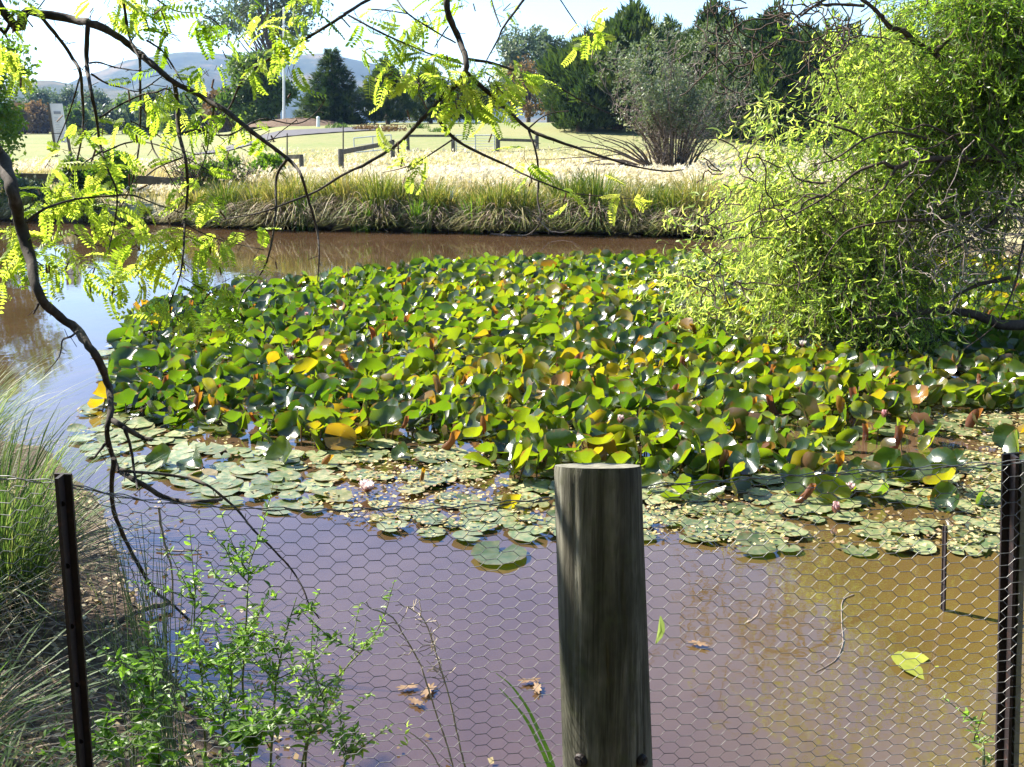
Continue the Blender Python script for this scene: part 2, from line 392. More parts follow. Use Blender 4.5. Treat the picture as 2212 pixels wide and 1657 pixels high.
cd = bpy.data.cameras.new('camera'); co = bpy.data.objects.new('camera', cd); C.objects.link(co); SC.camera = co
co.location = CAM; co.rotation_euler = (math.pi / 2 - PITCH, 0, 0); cd.sensor_width = 36; cd.lens = 36 * F / PW; cd.clip_start = .05; cd.clip_end = 9000
SC.render.engine = 'CYCLES'; cy = SC.cycles
cy.max_bounces = 8; cy.diffuse_bounces = 3; cy.glossy_bounces = 3; cy.transmission_bounces = 4; cy.transparent_max_bounces = 8; cy.volume_bounces = 0
cy.sample_clamp_indirect = 8; cy.caustics_reflective = False; cy.caustics_refractive = False
cy.use_denoising = True
vs = SC.view_settings; vs.view_transform = 'Standard'; vs.look = 'None'; vs.gamma = 1; vs.use_curve_mapping = False; vs.exposure = 1.95

# ------------------------------------------------------------------ water lilies
def lily_material(name, per_object):
    """waxy leaf: red 0..1 of the tint goes green - lime - amber - russet; undersides lean to wine red"""
    m, nt = newmat(name); N = NT(nt)
    if per_object:
        oi = N.n('ShaderNodeObjectInfo'); sx = N.n('ShaderNodeSeparateColor'); nt.links.new(oi.outputs['Color'], sx.inputs[0])
    else:
        a = N.n('ShaderNodeAttribute', attribute_name='tint'); sx = N.n('ShaderNodeSeparateColor'); nt.links.new(a.outputs['Color'], sx.inputs[0])
    l = N.n('ShaderNodeAttribute', attribute_name='local'); xy = N.n('ShaderNodeSeparateXYZ'); nt.links.new(l.outputs['Vector'], xy.inputs[0])
    ang = N.math('ARCTAN2', xy.outputs[1], xy.outputs[0]); vein = N.math('ABSOLUTE', N.math('SINE', N.math('MULTIPLY', ang, 8.5)))
    veins = N.ramp(vein, [(0, (1, 1, 1)), (.16, (0, 0, 0))])
    mott = N.noise(7, 4, N.pos())
    fac = N.math('ADD', sx.outputs[0], N.math('MULTIPLY', N.math('SUBTRACT', mott, .5), .16))
    col = N.ramp(fac, [(.0, (.010, .026, .012)), (.25, (.019, .040, .010)), (.5, (.044, .064, .010)), (.66, (.18, .15, .015)), (.8, (.26, .13, .018)), (1, (.17, .062, .032))])
    tr = N.ramp(fac, [(.0, (.06, .15, .006)), (.25, (.16, .29, .006)), (.5, (.31, .41, .008)), (.66, (.50, .42, .008)), (.8, (.52, .27, .010)), (1, (.30, .08, .025))])
    col = N.mix(N.math('MULTIPLY', veins, .25), col, (.16, .22, .07, 1))
    dusty = N.math('MULTIPLY', sx.outputs[1], 1.0)      # pads lying on the water are paler and dusty
    col = N.mix(dusty, col, N.mix(N.ramp(N.noise(26, 5, N.pos()), [(.4, (0, 0, 0)), (.68, (1, 1, 1))]), (.105, .155, .06, 1), (.32, .29, .15, 1)))
    rim = N.n('ShaderNodeVectorMath', operation='LENGTH'); nt.links.new(N.scale(l.outputs['Vector'], (1, 1, 0)), rim.inputs[0])      # browned, nibbled rims and a few rusty blotches
    worn = N.ramp(N.math('ADD', N.math('MULTIPLY', rim.outputs['Value'], .55), N.math('MULTIPLY', N.noise(15, 5, N.pos(), .7), .75)), [(.90, (0, 0, 0)), (1.0, (.85, .85, .85))])
    col = N.mix(worn, col, (.15, .075, .025, 1)); tr = N.mix(worn, tr, (.30, .12, .02, 1))
    g = N.n('ShaderNodeNewGeometry')
    under = N.mix(N.math('MULTIPLY', sx.outputs[2], 1.0), col, (.15, .065, .045, 1))
    col = N.mix(g.outputs['Backfacing'], col, under)
    p = N.n('ShaderNodeBsdfPrincipled'); nt.links.new(col, p.inputs['Base Color']); p.inputs['Specular IOR Level'].default_value = .75
    nt.links.new(N.math('ADD', .25, N.math('MULTIPLY', dusty, .17)), p.inputs['Roughness'])
    nt.links.new(N.bump(N.math('ADD', veins, N.noise(30, 2, N.pos())), .12, .004), p.inputs['Normal'])
    t = N.n('ShaderNodeBsdfTranslucent'); nt.links.new(tr, t.inputs[0])
    mx = N.n('ShaderNodeMixShader'); nt.links.new(N.math('MULTIPLY', N.math('SUBTRACT', 1.0, dusty), .40), mx.inputs[0])
    nt.links.new(p.outputs[0], mx.inputs[1]); nt.links.new(t.outputs[0], mx.inputs[2]); N.out(mx.outputs[0]); return m
LILY = lily_material('lily_leaf', True); LILYM = lily_material('lily_leaf_mass', False)
STALK = solid('lily_stalk', [(.3, (.10, .05, .03)), (.7, (.20, .13, .06))], 20, .4, .5, 0)

def lily_template(form, seed, na=22, nr=4):
    """leaf of radius 1 round the stalk, notch towards -Y; returns verts, quads, flat local coordinates"""
    r = np.random.default_rng(seed)
    notch = r.uniform(.10, .28); th = np.linspace(-math.pi / 2 + notch, 1.5 * math.pi - notch, na)
    rr = np.array([0.02, .38, .72, 1.0])[:nr] if nr == 4 else np.linspace(.02, 1, nr)
    edge = 1 + .035 * np.sin(3 * th + r.uniform(0, 6)) + .03 * np.sin(7 * th + r.uniform(0, 6)) + r.normal(0, .012, na)
    R = rr[:, None] * edge[None]; x = R * np.cos(th); y = R * np.sin(th); q = rr[:, None] * np.ones(na)
    lx = np.stack([x, y, np.ones_like(x)], -1).reshape(-1, 3)
    if form == 'flat':
        z = .035 * q ** 2 * np.sin(2 * th + r.uniform(0, 6)) + .02 * q * np.sin(5 * th + r.uniform(0, 6)) + .03 * q ** 3
    elif form == 'curl':      # lying pad with one raised edge
        a = r.uniform(0, 6.28); z = .02 * q * np.sin(4 * th) + .5 * np.clip(x * math.cos(a) + y * math.sin(a) - .35, 0, 1) ** 1.2
    elif form == 'cup':       # shallow bowl with a wavy rim
        z = r.uniform(.28, .5) * q ** 2 + .10 * q ** 2 * np.sin(3 * th + r.uniform(0, 6)) + .05 * q ** 3 * np.sin(6 * th + r.uniform(0, 6))
        x *= 1 - .10 * q; y *= 1 - .10 * q
    else:                     # taco fold: the halves bend up about the mid line
        k = r.uniform(.9, 1.9) if form == 'fold' else r.uniform(3.0, 4.2)
        b = r.uniform(-.25, .3); s = x
        ph = k * np.abs(s); rad_ = 1 / k
        x2 = np.sign(s) * rad_ * np.sin(ph); z = rad_ * (1 - np.cos(ph)) + b * y * y + .06 * q ** 2 * np.sin(4 * th + r.uniform(0, 6))
        if form == 'roll':
            x2 = np.sign(s) * rad_ * np.sin(ph) * .8 + .03 * s
        x = x2
        y = y - .12 * q * z
    V = np.stack([x, y, z], -1).reshape(-1, 3)
    i, j = np.meshgrid(np.arange(nr - 1), np.arange(na - 1), indexing='ij')
    Fq = np.stack([i * na + j, (i + 1) * na + j, (i + 1) * na + j + 1, i * na + j + 1], -1).reshape(-1, 4)
    return V, Fq, lx
FORMS = ['flat', 'curl', 'cup', 'fold', 'roll']
TPL = {f: [lily_template(f, 100 * k + s) for s in range(6)] for k, f in enumerate(FORMS)}
TPL_LO = {f: [lily_template(f, 100 * k + s, 13, 3) for s in range(6)] for k, f in enumerate(FORMS)}

PATCH = [(150, 905), (165, 960), (260, 1020), (300, 1060), (480, 1085), (650, 1105), (780, 1130), (900, 1165), (985, 1172), (1075, 1150), (1190, 1168), (1330, 1168), (1450, 1165), (1560, 1185), (1700, 1200), (1790, 1185),
         (1900, 1205), (2010, 1190), (2120, 1205), (2330, 1190), (2700, 1180), (2800, 700), (2400, 570), (2000, 580), (1450, 570), (1250, 570), (1100, 575), (900, 584), (700, 614), (420, 650), (290, 694), (215, 760), (230, 840)]
RAISED = [(215, 880), (260, 905), (330, 930), (480, 940), (560, 968), (700, 985), (820, 965), (930, 950), (1010, 985), (1110, 1050), (1250, 1040), (1400, 1035), (1520, 1058), (1640, 1035), (1760, 985), (1830, 930), (1980, 900),
          (2211, 900), (2600, 900), (2800, 700), (2400, 570), (2000, 580), (1450, 570), (1250, 570), (1100, 575), (900, 584), (700, 614), (420, 650), (290, 694), (262, 745), (262, 800)]
GAPS = [[(1830, 955), (1990, 930), (2120, 950), (2090, 1010), (1930, 1000), (1820, 985)], [(1500, 1060), (1640, 1085), (1600, 1100), (1480, 1085)], [(1010, 1040), (1120, 1075), (1080, 1095), (980, 1060)],
        [(735, 1035), (900, 1040), (990, 1062), (890, 1085), (760, 1075)], [(1880, 1100), (2000, 1085), (2060, 1130), (1930, 1135)], [(310, 955), (420, 985), (400, 1010), (300, 985)], [(1660, 940), (1720, 925), (1740, 950), (1680, 965)]]
plan = lambda poly: np.array([on(a, b)[:2] for a, b in poly])
def inside(P, poly):
    x, y = P[:, 0], P[:, 1]; ins = np.zeros(len(P), bool)
    for a, b in zip(poly, np.roll(poly, -1, 0)):
        with np.errstate(divide='ignore', invalid='ignore'):
            ins ^= ((a[1] > y) != (b[1] > y)) & (x < (b[0] - a[0]) * (y - a[1]) / (b[1] - a[1]) + a[0])
    return ins
def jgrid(x0, x1, y0, y1, s, j=.38):
    gx_, gy_ = np.meshgrid(np.arange(x0, x1, s), np.arange(y0, y1, s * .87)); gx_[::2] += s / 2
    P = np.stack([gx_.ravel(), gy_.ravel()], -1); return P + RNG.uniform(-j, j, P.shape) * s
pp, pr_, gp = plan(PATCH), plan(RAISED), [plan(g) for g in GAPS]
def lily_points():
    out = []
    # lying pads, everywhere in the patch and most of all along its near edge
    P = jgrid(-5, 9, 4, 17.5, .152); P = P[inside(P, pp)]
    g = np.zeros(len(P), bool)
    for q in gp: g |= inside(P, q)
    P = P[(~g & (wobble(np.c_[P, 0 * P[:, 0]], 2.6, 55) > -.75)) | (RNG.random(len(P)) < .10)]
    ra = inside(P, pr_); keep = ~ra | (RNG.random(len(P)) < .35); P, ra = P[keep], ra[keep]
    for p, a in zip(P, ra): out.append((p[0], p[1], 'pad', a))
    P = jgrid(-5, 9, 4, 17.5, .131); P = P[inside(P, pr_)]
    d = np.min([np.linalg.norm(P - c, axis=1) for c in pr_], 0)
    P = P[(RNG.random(len(P)) < .95)]
    g = np.zeros(len(P), bool)
    for q in gp: g |= inside(P, q)
    P = P[~g]
    for p in P: out.append((p[0], p[1], 'up', True))
    # scattered risen leaves among the lying pads
    for px, py in [(360, 1005), (430, 1010), (500, 935), (585, 972), (700, 945), (790, 965), (985, 978), (875, 1000), (1040, 1010), (920, 1045), (1110, 1105), (1220, 975), (1440, 1000), (1530, 1030), (1740, 915), (1780, 1010), (1945, 935),
                   (1840, 1075), (1700, 1050), (2120, 870), (2180, 985), (2160, 880), (1600, 1055), (1470, 1085), (1820, 1020), (700, 1010), (610, 1000), (1905, 985), (2010, 960)]:
        p = on(px, py); out.append((p[0] + RNG.normal(0, .02), p[1], 'up', False))
    for _ in range(46):
        p = on(RNG.uniform(1400, 2230), RNG.uniform(930, 1100)); out.append((p[0], p[1], 'up', False))
    p = on(1077, 1203); out.append((p[0], p[1], 'pad', False)); p = on(1010, 1165); out.append((p[0], p[1], 'pad', False))
    return out
leaves = []
for x, y, kind, deep in lily_points():
    u = RNG.random(); s = 7 * math.sin(.9 * x + 1.3) + 5 * math.sin(1.7 * y + .4 * x)
    if kind == 'pad':
        form = 'flat' if u < .87 else 'curl'; rd = RNG.uniform(.055, .110) * (1.0 if y < 9 else 1.05)
        if abs(x - on(1077, 1203)[0]) < 1e-6: rd = .135; form = 'flat'
        z = .008 + RNG.uniform(0, .016); d = np.array([RNG.normal(0, .03), RNG.normal(0, .03), 1]); tint = np.clip(RNG.normal(.36, .18), 0, .9); dusty = np.clip(RNG.normal(.74, .18), .25, 1) * (0.55 if deep else 1); und = .6
        yaw = RNG.uniform(0, 6.28)
    else:
        form = 'fold' if u < .50 else 'cup' if u < .93 else 'roll'; rd = RNG.uniform(.060, .124) * (.78 if form == 'roll' else 1)
        front = not deep
        z = RNG.uniform(.03, .15) if deep else RNG.uniform(.03, .07); tl = RNG.uniform(.4, 1.42) if form != 'roll' else RNG.uniform(.9, 1.35); ta = RNG.uniform(0, 6.28)
        if RNG.random() < .45: ta = rad(90 + 57) + RNG.normal(0, .7)      # many turn their face to the light
        if form != 'roll' and RNG.random() < .24: ta = rad(224) + RNG.normal(0, .3); tl = RNG.normal(.88, .16)      # these throw the sun back at the near bank
        d = np.array([math.sin(tl) * math.cos(ta), math.sin(tl) * math.sin(ta), math.cos(tl)])
        t0 = .27 + .016 * s + (.07 if y < 6.8 else 0) + (.10 if x > 2.0 else 0)
        tint = RNG.normal(t0, .14)
        if RNG.random() < (.08 if y < 7 else .03): tint = RNG.uniform(.6, .85)
        if form == 'roll' and RNG.random() < .6: tint = RNG.uniform(.75, 1)
        tint = float(np.clip(tint, 0.02, 1)); dusty = 0.0; und = float(np.clip(RNG.normal(.2, .25), 0, 1)) if x < 1.2 else float(np.clip(RNG.normal(.6, .3), 0, 1)); yaw = RNG.uniform(0, 6.28)
        z = max(z, rd * .5 * math.sin(tl))
    leaves.append(dict(x=x, y=y, z=z, r=rd, form=form, d=d / np.linalg.norm(d), yaw=yaw, tint=float(tint), dusty=float(dusty), und=und, v=int(RNG.integers(6))))
for (px, py, tl, ta, rd, t) in [(1842, 888, 1.25, 1.2, .10, .97), (1925, 872, 1.2, 1.9, .10, .95), (1660, 902, 1.15, .6, .095, .98), (2107, 932, 1.2, 2.4, .10, .96), (1943, 978, 1.2, 2.2, .11, .9), (1540, 1022, 1.1, 2.0, .12, .88),
                               (430, 880, 1.2, 1.4, .09, .84), (497, 925, 1.2, 1.6, .08, .86), (325, 909, 1.1, 2.2, .08, .98), (1870, 957, 1.2, 1.7, .08, .9)]:
    p = on(px, py); d = np.array([math.sin(tl) * math.cos(ta), math.sin(tl) * math.sin(ta), math.cos(tl)])
    leaves.append(dict(x=p[0], y=p[1], z=rd * .75, r=rd, form='roll', d=d, yaw=math.pi + RNG.normal(0, .3), tint=t, dusty=0., und=.95, v=int(RNG.integers(6)), fixed=True))

def lily_frame(L):
    n = L['d']; t = np.array([math.cos(L['yaw']), math.sin(L['yaw']), 0.0]); t = t - n * (t @ n)
    if np.linalg.norm(t) < .05: t = np.cross(n, [0, 1.0, 0])
    if L['form'] == 'roll':          # the rolled blade stands along its own length
        t = np.array([0, 0, 1.0]) * 1.0 - n * n[2] + .25 * t
    y_ = nrm(t); return np.stack([np.cross(y_, n), y_, n], -1)
pj = project([[L['x'], L['y'], L['z']] for L in leaves])
for L, q in zip(leaves, pj): L['px'], L['py'], L['dep'] = q
seen = lambda L: -20 < L['px'] < PW + 20 and L['py'] < PH
size = lambda L: (L['r'] / L['dep']) ** 2 * (1.0 if L['form'] not in ('flat', 'curl') else .42) * (3 if L.get('fixed') else 1) * (.55 if L['px'] > 1850 and L['py'] < 740 else 1) + (1 if abs(L['px'] - 1077) < 3 and abs(L['py'] - 1200) < 6 else 0)
own = sorted([L for L in leaves if seen(L)], key=size, reverse=True)[:288]
ids = {id(L) for L in own}; rest = [L for L in leaves if id(L) not in ids]

# -- the many small far leaves nobody would count: one object
mass = MB()
for f in FORMS:
    for v in range(6):
        for lo in (0, 1):
            S = [L for L in rest if L['form'] == f and L['v'] == v and (L['y'] > 8.5) == bool(lo)]
            if not S: continue
            tv, tf, tl = (TPL_LO if lo else TPL)[f][v]
            R = np.array([lily_frame(L) for L in S]); T = np.array([[L['x'], L['y'], L['z']] for L in S]); k = len(tv); N_ = len(S)
            V = np.einsum('nij,kj->nki', R, tv) * np.array([L['r'] for L in S])[:, None, None] + T[:, None]
            Fq = (np.arange(N_)[:, None, None] * k + tf[None]).reshape(-1, 4)
            cc = np.repeat(np.array([[L['tint'], L['dusty']] for L in S]), k, 0)
            mass.add(V.reshape(-1, 3), Fq, cc, 0, np.tile(tl, (N_, 1)))
o = mass.build('lily_leaves', LILYM); tag(o, 'dense far mass of green water lily leaves covering the pond', 'lily leaves', kind='stuff')
# third tint channel (underside) for the mass: constant per leaf is enough
a = o.data.attributes['tint']; n_ = len(o.data.vertices); cbuf = np.empty(n_ * 4, np.float32); a.data.foreach_get('color', cbuf); cbuf = cbuf.reshape(-1, 4); cbuf[:, 2] = .4; a.data.foreach_set('color', cbuf.ravel())

# -- the leaves one can tell apart
def col_word(L):
    t = L['tint']
    if L['form'] in ('flat', 'curl'): return 'dusty pale' if L['dusty'] > .7 else 'green'
    return 'deep green' if t < .24 else 'bright green' if t < .42 else 'yellow-green' if t < .58 else 'golden yellow' if t < .74 else 'amber' if t < .86 else 'russet brown'
form_word = {'flat': 'flat floating lily pad', 'curl': 'half-curled lily pad', 'cup': 'cupped raised lily leaf', 'fold': 'folded upright lily leaf', 'roll': 'rolled lily leaf'}
def place_word(L):
    x, y = L['px'], L['py']
    c = ('by dark branch' if x < 330 else 'between branch and post' if x < 760 else 'left of post' if x < 1190 else 'behind round post' if x < 1400
         else 'right of post' if x < 1700 else 'near submerged stake' if x < 2060 else 'by right picket')
    r = 'near edge' if y > 1090 else 'near rows' if y > 1000 else 'middle rows' if y > 900 else 'back rows'
    return c + ', ' + r
cells = {}
for L in own: cells.setdefault((col_word(L) + ' ' + form_word[L['form']], place_word(L)), []).append(L)
ORD = ['leftmost', 'second from left', 'third from left', 'fourth from left', 'fifth from left', 'sixth from left', 'seventh from left', 'eighth from left', 'ninth from left', 'tenth from left', 'eleventh from left', 'twelfth from left', 'thirteenth from left', 'fourteenth from left', 'fifteenth from left', 'sixteenth from left', 'seventeenth from left', 'eighteenth from left']
for (k, pl), LS in cells.items():
    LS.sort(key=lambda L: L['px'])
    for i, L in enumerate(LS):
        L['label'] = f'{k} {pl}' if len(LS) == 1 else f'{ORD[min(i, 17)]} {k} {pl}'
protos = {}
stalk_me = None
for L in own:
    key = (L['form'], L['v'])
    pad = L['form'] in ('flat', 'curl')
    nm = 'lily_pad' if pad else 'lily_leaf'
    if key not in protos:
        tv, tf, tl = TPL[L['form']][L['v']]; b = MB(); b.add(tv, tf, .5, 0, tl); protos[key] = b.mesh(nm, LILY)
    root = bpy.data.objects.new(nm, protos[key]); C.objects.link(root)
    R = lily_frame(L); M = np.eye(4); M[:3, :3] = R * L['r']; M[:3, 3] = (L['x'], L['y'], L['z'])
    from mathutils import Matrix
    root.matrix_world = Matrix(M.tolist())
    root.color = (L['tint'], L['dusty'], L['und'], 1)
    tag(root, L['label'], 'lily leaf', 'floating lily pads' if pad else 'raised lily leaves')
    if not pad:
        b = MB(); Ri = R.T; foot = Ri @ np.array([RNG.normal(0, .03), RNG.normal(0, .03), -L['z'] - .05]) / L['r']
        mid = foot * .5 + RNG.normal(0, .08, 3)
        p_, r_ = smooth_path([[0, 0, 0.0], mid, foot], [.045, .045], 3); V, Fq = tube(p_, r_, 5); b.add(V, Fq)
        st = b.build('stalk', STALK, root)

# -- bits of leaf litter lying on the near pads
T = np.stack([*(RNG.uniform([-3.6, 4.4], [4.6, 7.6], (34000, 2))).T, np.zeros(34000)], -1); T = T[inside(T[:, :2], pp)]
dens = wobble(T * [1, 1, 0], 2.0, 9) + RNG.normal(0, .5, len(T)) + np.where(T[:, 0] > .8, .5, 0) - (T[:, 1] - 5) * .35
T = T[dens > .25]; T[:, 2] = RNG.uniform(.022, .034, len(T)); n_ = len(T)
R = frames(np.stack([RNG.normal(size=n_), RNG.normal(size=n_), RNG.normal(0, .15, n_)], -1), np.tile([0, 0, 1.0], (n_, 1)) + RNG.normal(0, .25, (n_, 3)))
LITTER = foliage('leaf_litter', [(0, (.22, .15, .07)), (.4, (.38, .31, .11)), (.7, (.48, .43, .24)), (1, (.20, .11, .07))], tfac=.2, rough=.7)
b = MB(); scatter(b, [[-.35, -1, 0], [.35, -1, 0], [.5, .2, .12], [0, 1, 0], [-.5, .2, .1]], [[0, 1, 2, 4]], R, T, RNG.uniform(.006, .024, n_), RNG.random(n_))
tag(b.build('floating_litter', LITTER), 'yellowish fallen leaflets strewn over the near lily pads', 'litter', kind='stuff')

# -- flowers and buds
def flower_mesh_parts(root, loc, s, openness, pink):
    rng = np.random.default_rng(int(abs(loc[0] * 1000)))
    mats = PETAL
    for ring, (n, r0, lean, sz) in enumerate([(7, .30, .2 + .75 * openness, 1.0), (7, .22, .12 + .45 * openness, .92), (5, .12, .1 + .2 * openness, .8)]):
        b = MB()
        for k in range(n):
            a = 6.283 * (k + ring * .5) / n + rng.normal(0, .08); t = np.linspace(0, 1, 6); w = np.sin(np.pi * (t * .9 + .07)) ** .8 * .34 * sz
            lo = r0 * .3 + t * sz * math.sin(lean) * (1 - .25 * t * (1 - openness)); hi = t * sz * math.cos(lean) * 1.1 + .1 * t * t
            d = np.array([math.cos(a), math.sin(a), 0]); e = np.array([-math.sin(a), math.cos(a), 0])
            mid = d * lo[:, None] + np.array([0, 0, 1.0]) * hi[:, None]
            V = np.stack([mid - e * w[:, None] - d * .05, mid + d * (.06 * w / .34)[:, None], mid + e * w[:, None] - d * .05], 1).reshape(-1, 3)
            i = np.arange(5); Fq = np.concatenate([np.stack([3 * i + c, 3 * i + c + 1, 3 * i + c + 4, 3 * i + c + 3], -1) for c in (0, 1)])
            b.add(V * s, Fq, np.stack([np.full(18, pink), np.repeat(t, 3)], -1))
        o = b.build(['petals', 'inner_petals', 'heart_petals'][ring], mats, root)
    b = MB()
    for k in range(4):
        a = 6.283 * k / 4 + .4; t = np.linspace(0, 1, 5); w = np.sin(np.pi * (t * .88 + .1)) * .3; ln = .35 + .75 * openness
        d = np.array([math.cos(a), math.sin(a), 0]); e = np.array([-math.sin(a), math.cos(a), 0])
        mid = d * (.12 + t * .9 * math.sin(ln))[:, None] + np.array([0, 0, 1.0]) * (t * .9 * math.cos(ln) - .06)[:, None]
        V = np.stack([mid - e * w[:, None], mid + e * w[:, None]], 1).reshape(-1, 3); i = np.arange(4)
        b.add(V * s, np.stack([2 * i, 2 * i + 1, 2 * i + 3, 2 * i + 2], -1), .9)
    b.build('sepals', SEPAL, root)
PETAL = foliage('petal', [(0, (.82, .78, .76)), (.5, (.80, .58, .58)), (1, (.68, .28, .30))], (1, .9, .9), .35, .5, .3)
SEPAL = foliage('sepal', [(0, (.20, .16, .06)), (1, (.30, .12, .09))], (1, 1, .6), .25, .4, .4)
for px, py, s, op, pink, lab in [
    (792, 1072, .062, .75, .22, 'open pink-white water lily flower alone on blue water left of the post'),
    (1803, 1118, .05, .12, .55, 'closed pink lily bud low over blue water by the near pads'),
    (1338, 968, .045, .25, .3, 'half-open white lily bud just above the round post top'),
    (1381, 992, .045, .1, .7, 'slim pink lily bud beside the right edge of the post top'),
    (1947, 1018, .055, .35, .15, 'white lily flower below a russet rolled leaf on the right'),
    (1834, 1075, .05, .4, .35, 'pink lily flower between curled pads above the submerged stake'),
    (1903, 955, .042, .1, .8, 'small closed pink bud in the blue gap between leaves'),
    (2079, 645, .05, .6, .05, 'white lily flower far back under the right willow'),
    (1937, 715, .05, .5, .1, 'white lily flower beneath the low dark willow limb'),
    (1763, 760, .052, .7, .02, 'bright white lily flower just below the willow\'s drooping tips'),
    (630, 822, .055, .5, .1, 'white lily flower among leaves behind the dark hanging branch'),
    (664, 722, .045, .2, .6, 'pinkish lily bud far left among the back leaves'),
    (860, 992, .052, .6, .02, 'white lily flower at the raised leaves\' near edge left of post'),
    (2035, 755, .05, .5, .15, 'white lily flower by the right edge below dead willow twigs'),
    (1730, 600 + 190, .05, .6, .05, 'white lily flower in the middle right of the leaf mass')]:
    p = on(px, py); hi = .03 if py > 985 else .17
    root = empty('lily_flower', (p[0], p[1], hi), lab, 'flower', 'water lily flowers and buds')
    flower_mesh_parts(root, p, s, op, pink)

# ------------------------------------------------------------------ near fence: round post, steel pickets, wire netting
FY = 1.76
def post_material():
    m, nt = newmat('weathered_post'); N = NT(nt); O = N.obj()
    grain = N.noise(16, 8, N.scale(O, (1, 1, .05)), .7, .25); fibre = N.noise(70, 6, N.scale(O, (1, 1, .025)), .75, .4); stain = N.noise(5, 5, N.scale(O, (1, 1, .45)), .65); moss = N.noise(24, 5, O)
    c = N.ramp(grain, [(.30, (.022, .02, .014)), (.45, (.08, .073, .055)), (.58, (.19, .18, .14)), (.72, (.40, .39, .33))])
    c = N.mix(N.ramp(fibre, [(.36, (.9, .9, .9)), (.50, (0, 0, 0))]), c, (.02, .018, .012, 1))
    c = N.mix(N.ramp(stain, [(.44, (0, 0, 0)), (.62, (.9, .9, .9))]), c, (.030, .032, .02, 1))
    c = N.mix(N.ramp(moss, [(.55, (0, 0, 0)), (.72, (.5, .5, .5))]), c, (.07, .08, .035, 1))
    p = N.n('ShaderNodeBsdfPrincipled'); nt.links.new(c, p.inputs['Base Color']); p.inputs['Roughness'].default_value = .85; p.inputs['Specular IOR Level'].default_value = .2
    nt.links.new(N.bump(N.math('ADD', N.math('ADD', grain, N.math('MULTIPLY', fibre, .8)), N.math('MULTIPLY', moss, .25)), .9, .005), p.inputs['Normal']); N.out(p.outputs[0]); return m
POSTM = post_material()
STEEL = solid('rusty_steel', [(.3, (.008, .006, .007)), (.55, (.016, .010, .010)), (.72, (.045, .020, .014))], 60, .6, .4, .3, .001)
STEELP = solid('painted_steel_edge', [(.3, (.16, .17, .16)), (.6, (.27, .28, .27)), (.8, (.12, .08, .06))], 30, .6, .4, .2, .001)
WIRE = solid('galvanised_wire', [(.3, (.09, .09, .09)), (.7, (.27, .27, .27))], 80, .5, .5, 0, metal=.6)
# round timber post
top = at(1290, 1007, 1.70); bot = at(1313, 1700, 1.70); ax = nrm(bot - top); foot = top + ax * ((top[2] - .15) / -ax[2])
root = empty('wooden_post', tuple(foot), 'thick round weathered timber post standing in front of the netting', 'post')
na, nz = 96, 150; th = np.linspace(0, 2 * math.pi, na, endpoint=False); u = np.linspace(0, 1, nz); ln = np.linalg.norm(foot - top)
r0 = np.interp(u, [0, .004, .012, .6, 1], [.0735, .0748, .0754, .0862, .092])
r = r0[:, None] * (1 + .012 * np.sin(2 * th + 1)[None] + .008 * np.sin(5 * th + 3 * u[:, None]))
for k in range(46):      # drying checks running down the wood
    a0, ua, ub = RNG.uniform(0, 6.28), RNG.uniform(0, .8), 0; ub = ua + RNG.uniform(.04, .3); da = np.angle(np.exp(1j * (th[None] - a0 - .05 * np.sin(u[:, None] * 9 + k))))
    r -= (.0036 if k % 4 == 0 else .0020) * np.exp(-(da / (.020 if k % 4 == 0 else .030)) ** 2) * np.exp(-((u[:, None] - (ua + ub) / 2) / ((ub - ua) / 2)) ** 4)
a0 = np.angle(np.exp(1j * (th - (math.pi + .93)))); r -= .003 * np.exp(-(a0[None] / .035) ** 2) * np.exp(-((u[:, None] * ln - .12) / .3) ** 4)
ctr = top[None] + ax[None] * (u * ln)[:, None]
V = np.stack([ctr[:, None, 0] + r * np.cos(th), ctr[:, None, 1] + r * np.sin(th), np.broadcast_to(ctr[:, None, 2], r.shape)], -1)
mb = MB()
V[..., 2] += -(V[..., 1] - ctr[:, None, 1]) * math.tan(rad(15.0)) * np.clip(1 - u / .12, 0, 1)[:, None] + .001 * np.clip(1 - u / .12, 0, 1)[:, None]
i, j = np.meshgrid(np.arange(nz - 1), np.arange(na), indexing='ij'); j2 = (j + 1) % na
mb.add(V.reshape(-1, 3), np.stack([i * na + j, (i + 1) * na + j, (i + 1) * na + j2, i * na + j2], -1).reshape(-1, 4))
part('shaft', mb, POSTM, root)
mb = MB(); rings = np.array([1, .8, .55, .3, .02]); rim = V[0]; c0 = rim.mean(0)
W = c0 + (rim[None] - c0) * rings[:, None, None]; W[1:, :, 2] += .0015 * np.sin(W[1:, :, 0] * 130)
i, j = np.meshgrid(np.arange(4), np.arange(na), indexing='ij'); j2 = (j + 1) % na
mb.add(W.reshape(-1, 3), np.stack([i * na + j, i * na + j2, (i + 1) * na + j2, (i + 1) * na + j], -1).reshape(-1, 4))
ENDG = solid('end_grain', [(.3, (.09, .085, .065)), (.6, (.20, .19, .15)), (.8, (.30, .28, .23))], 60, .9, .2, .5, .002)
part('end_grain', mb, ENDG, root)
def on_post(px, py):
    r_ = ray(px, py); P0 = CAM; best = None      # first hit of the sight line with the tapered shaft
    for t in np.linspace(1.2, 2.4, 4000):
        q = P0 + r_ * t; h = (top[2] - q[2]) / (top[2] - foot[2]); c = top + (foot - top) * h
        if math.hypot(q[0] - c[0], q[1] - c[1]) < np.interp(h, u, r0): return q
    return None
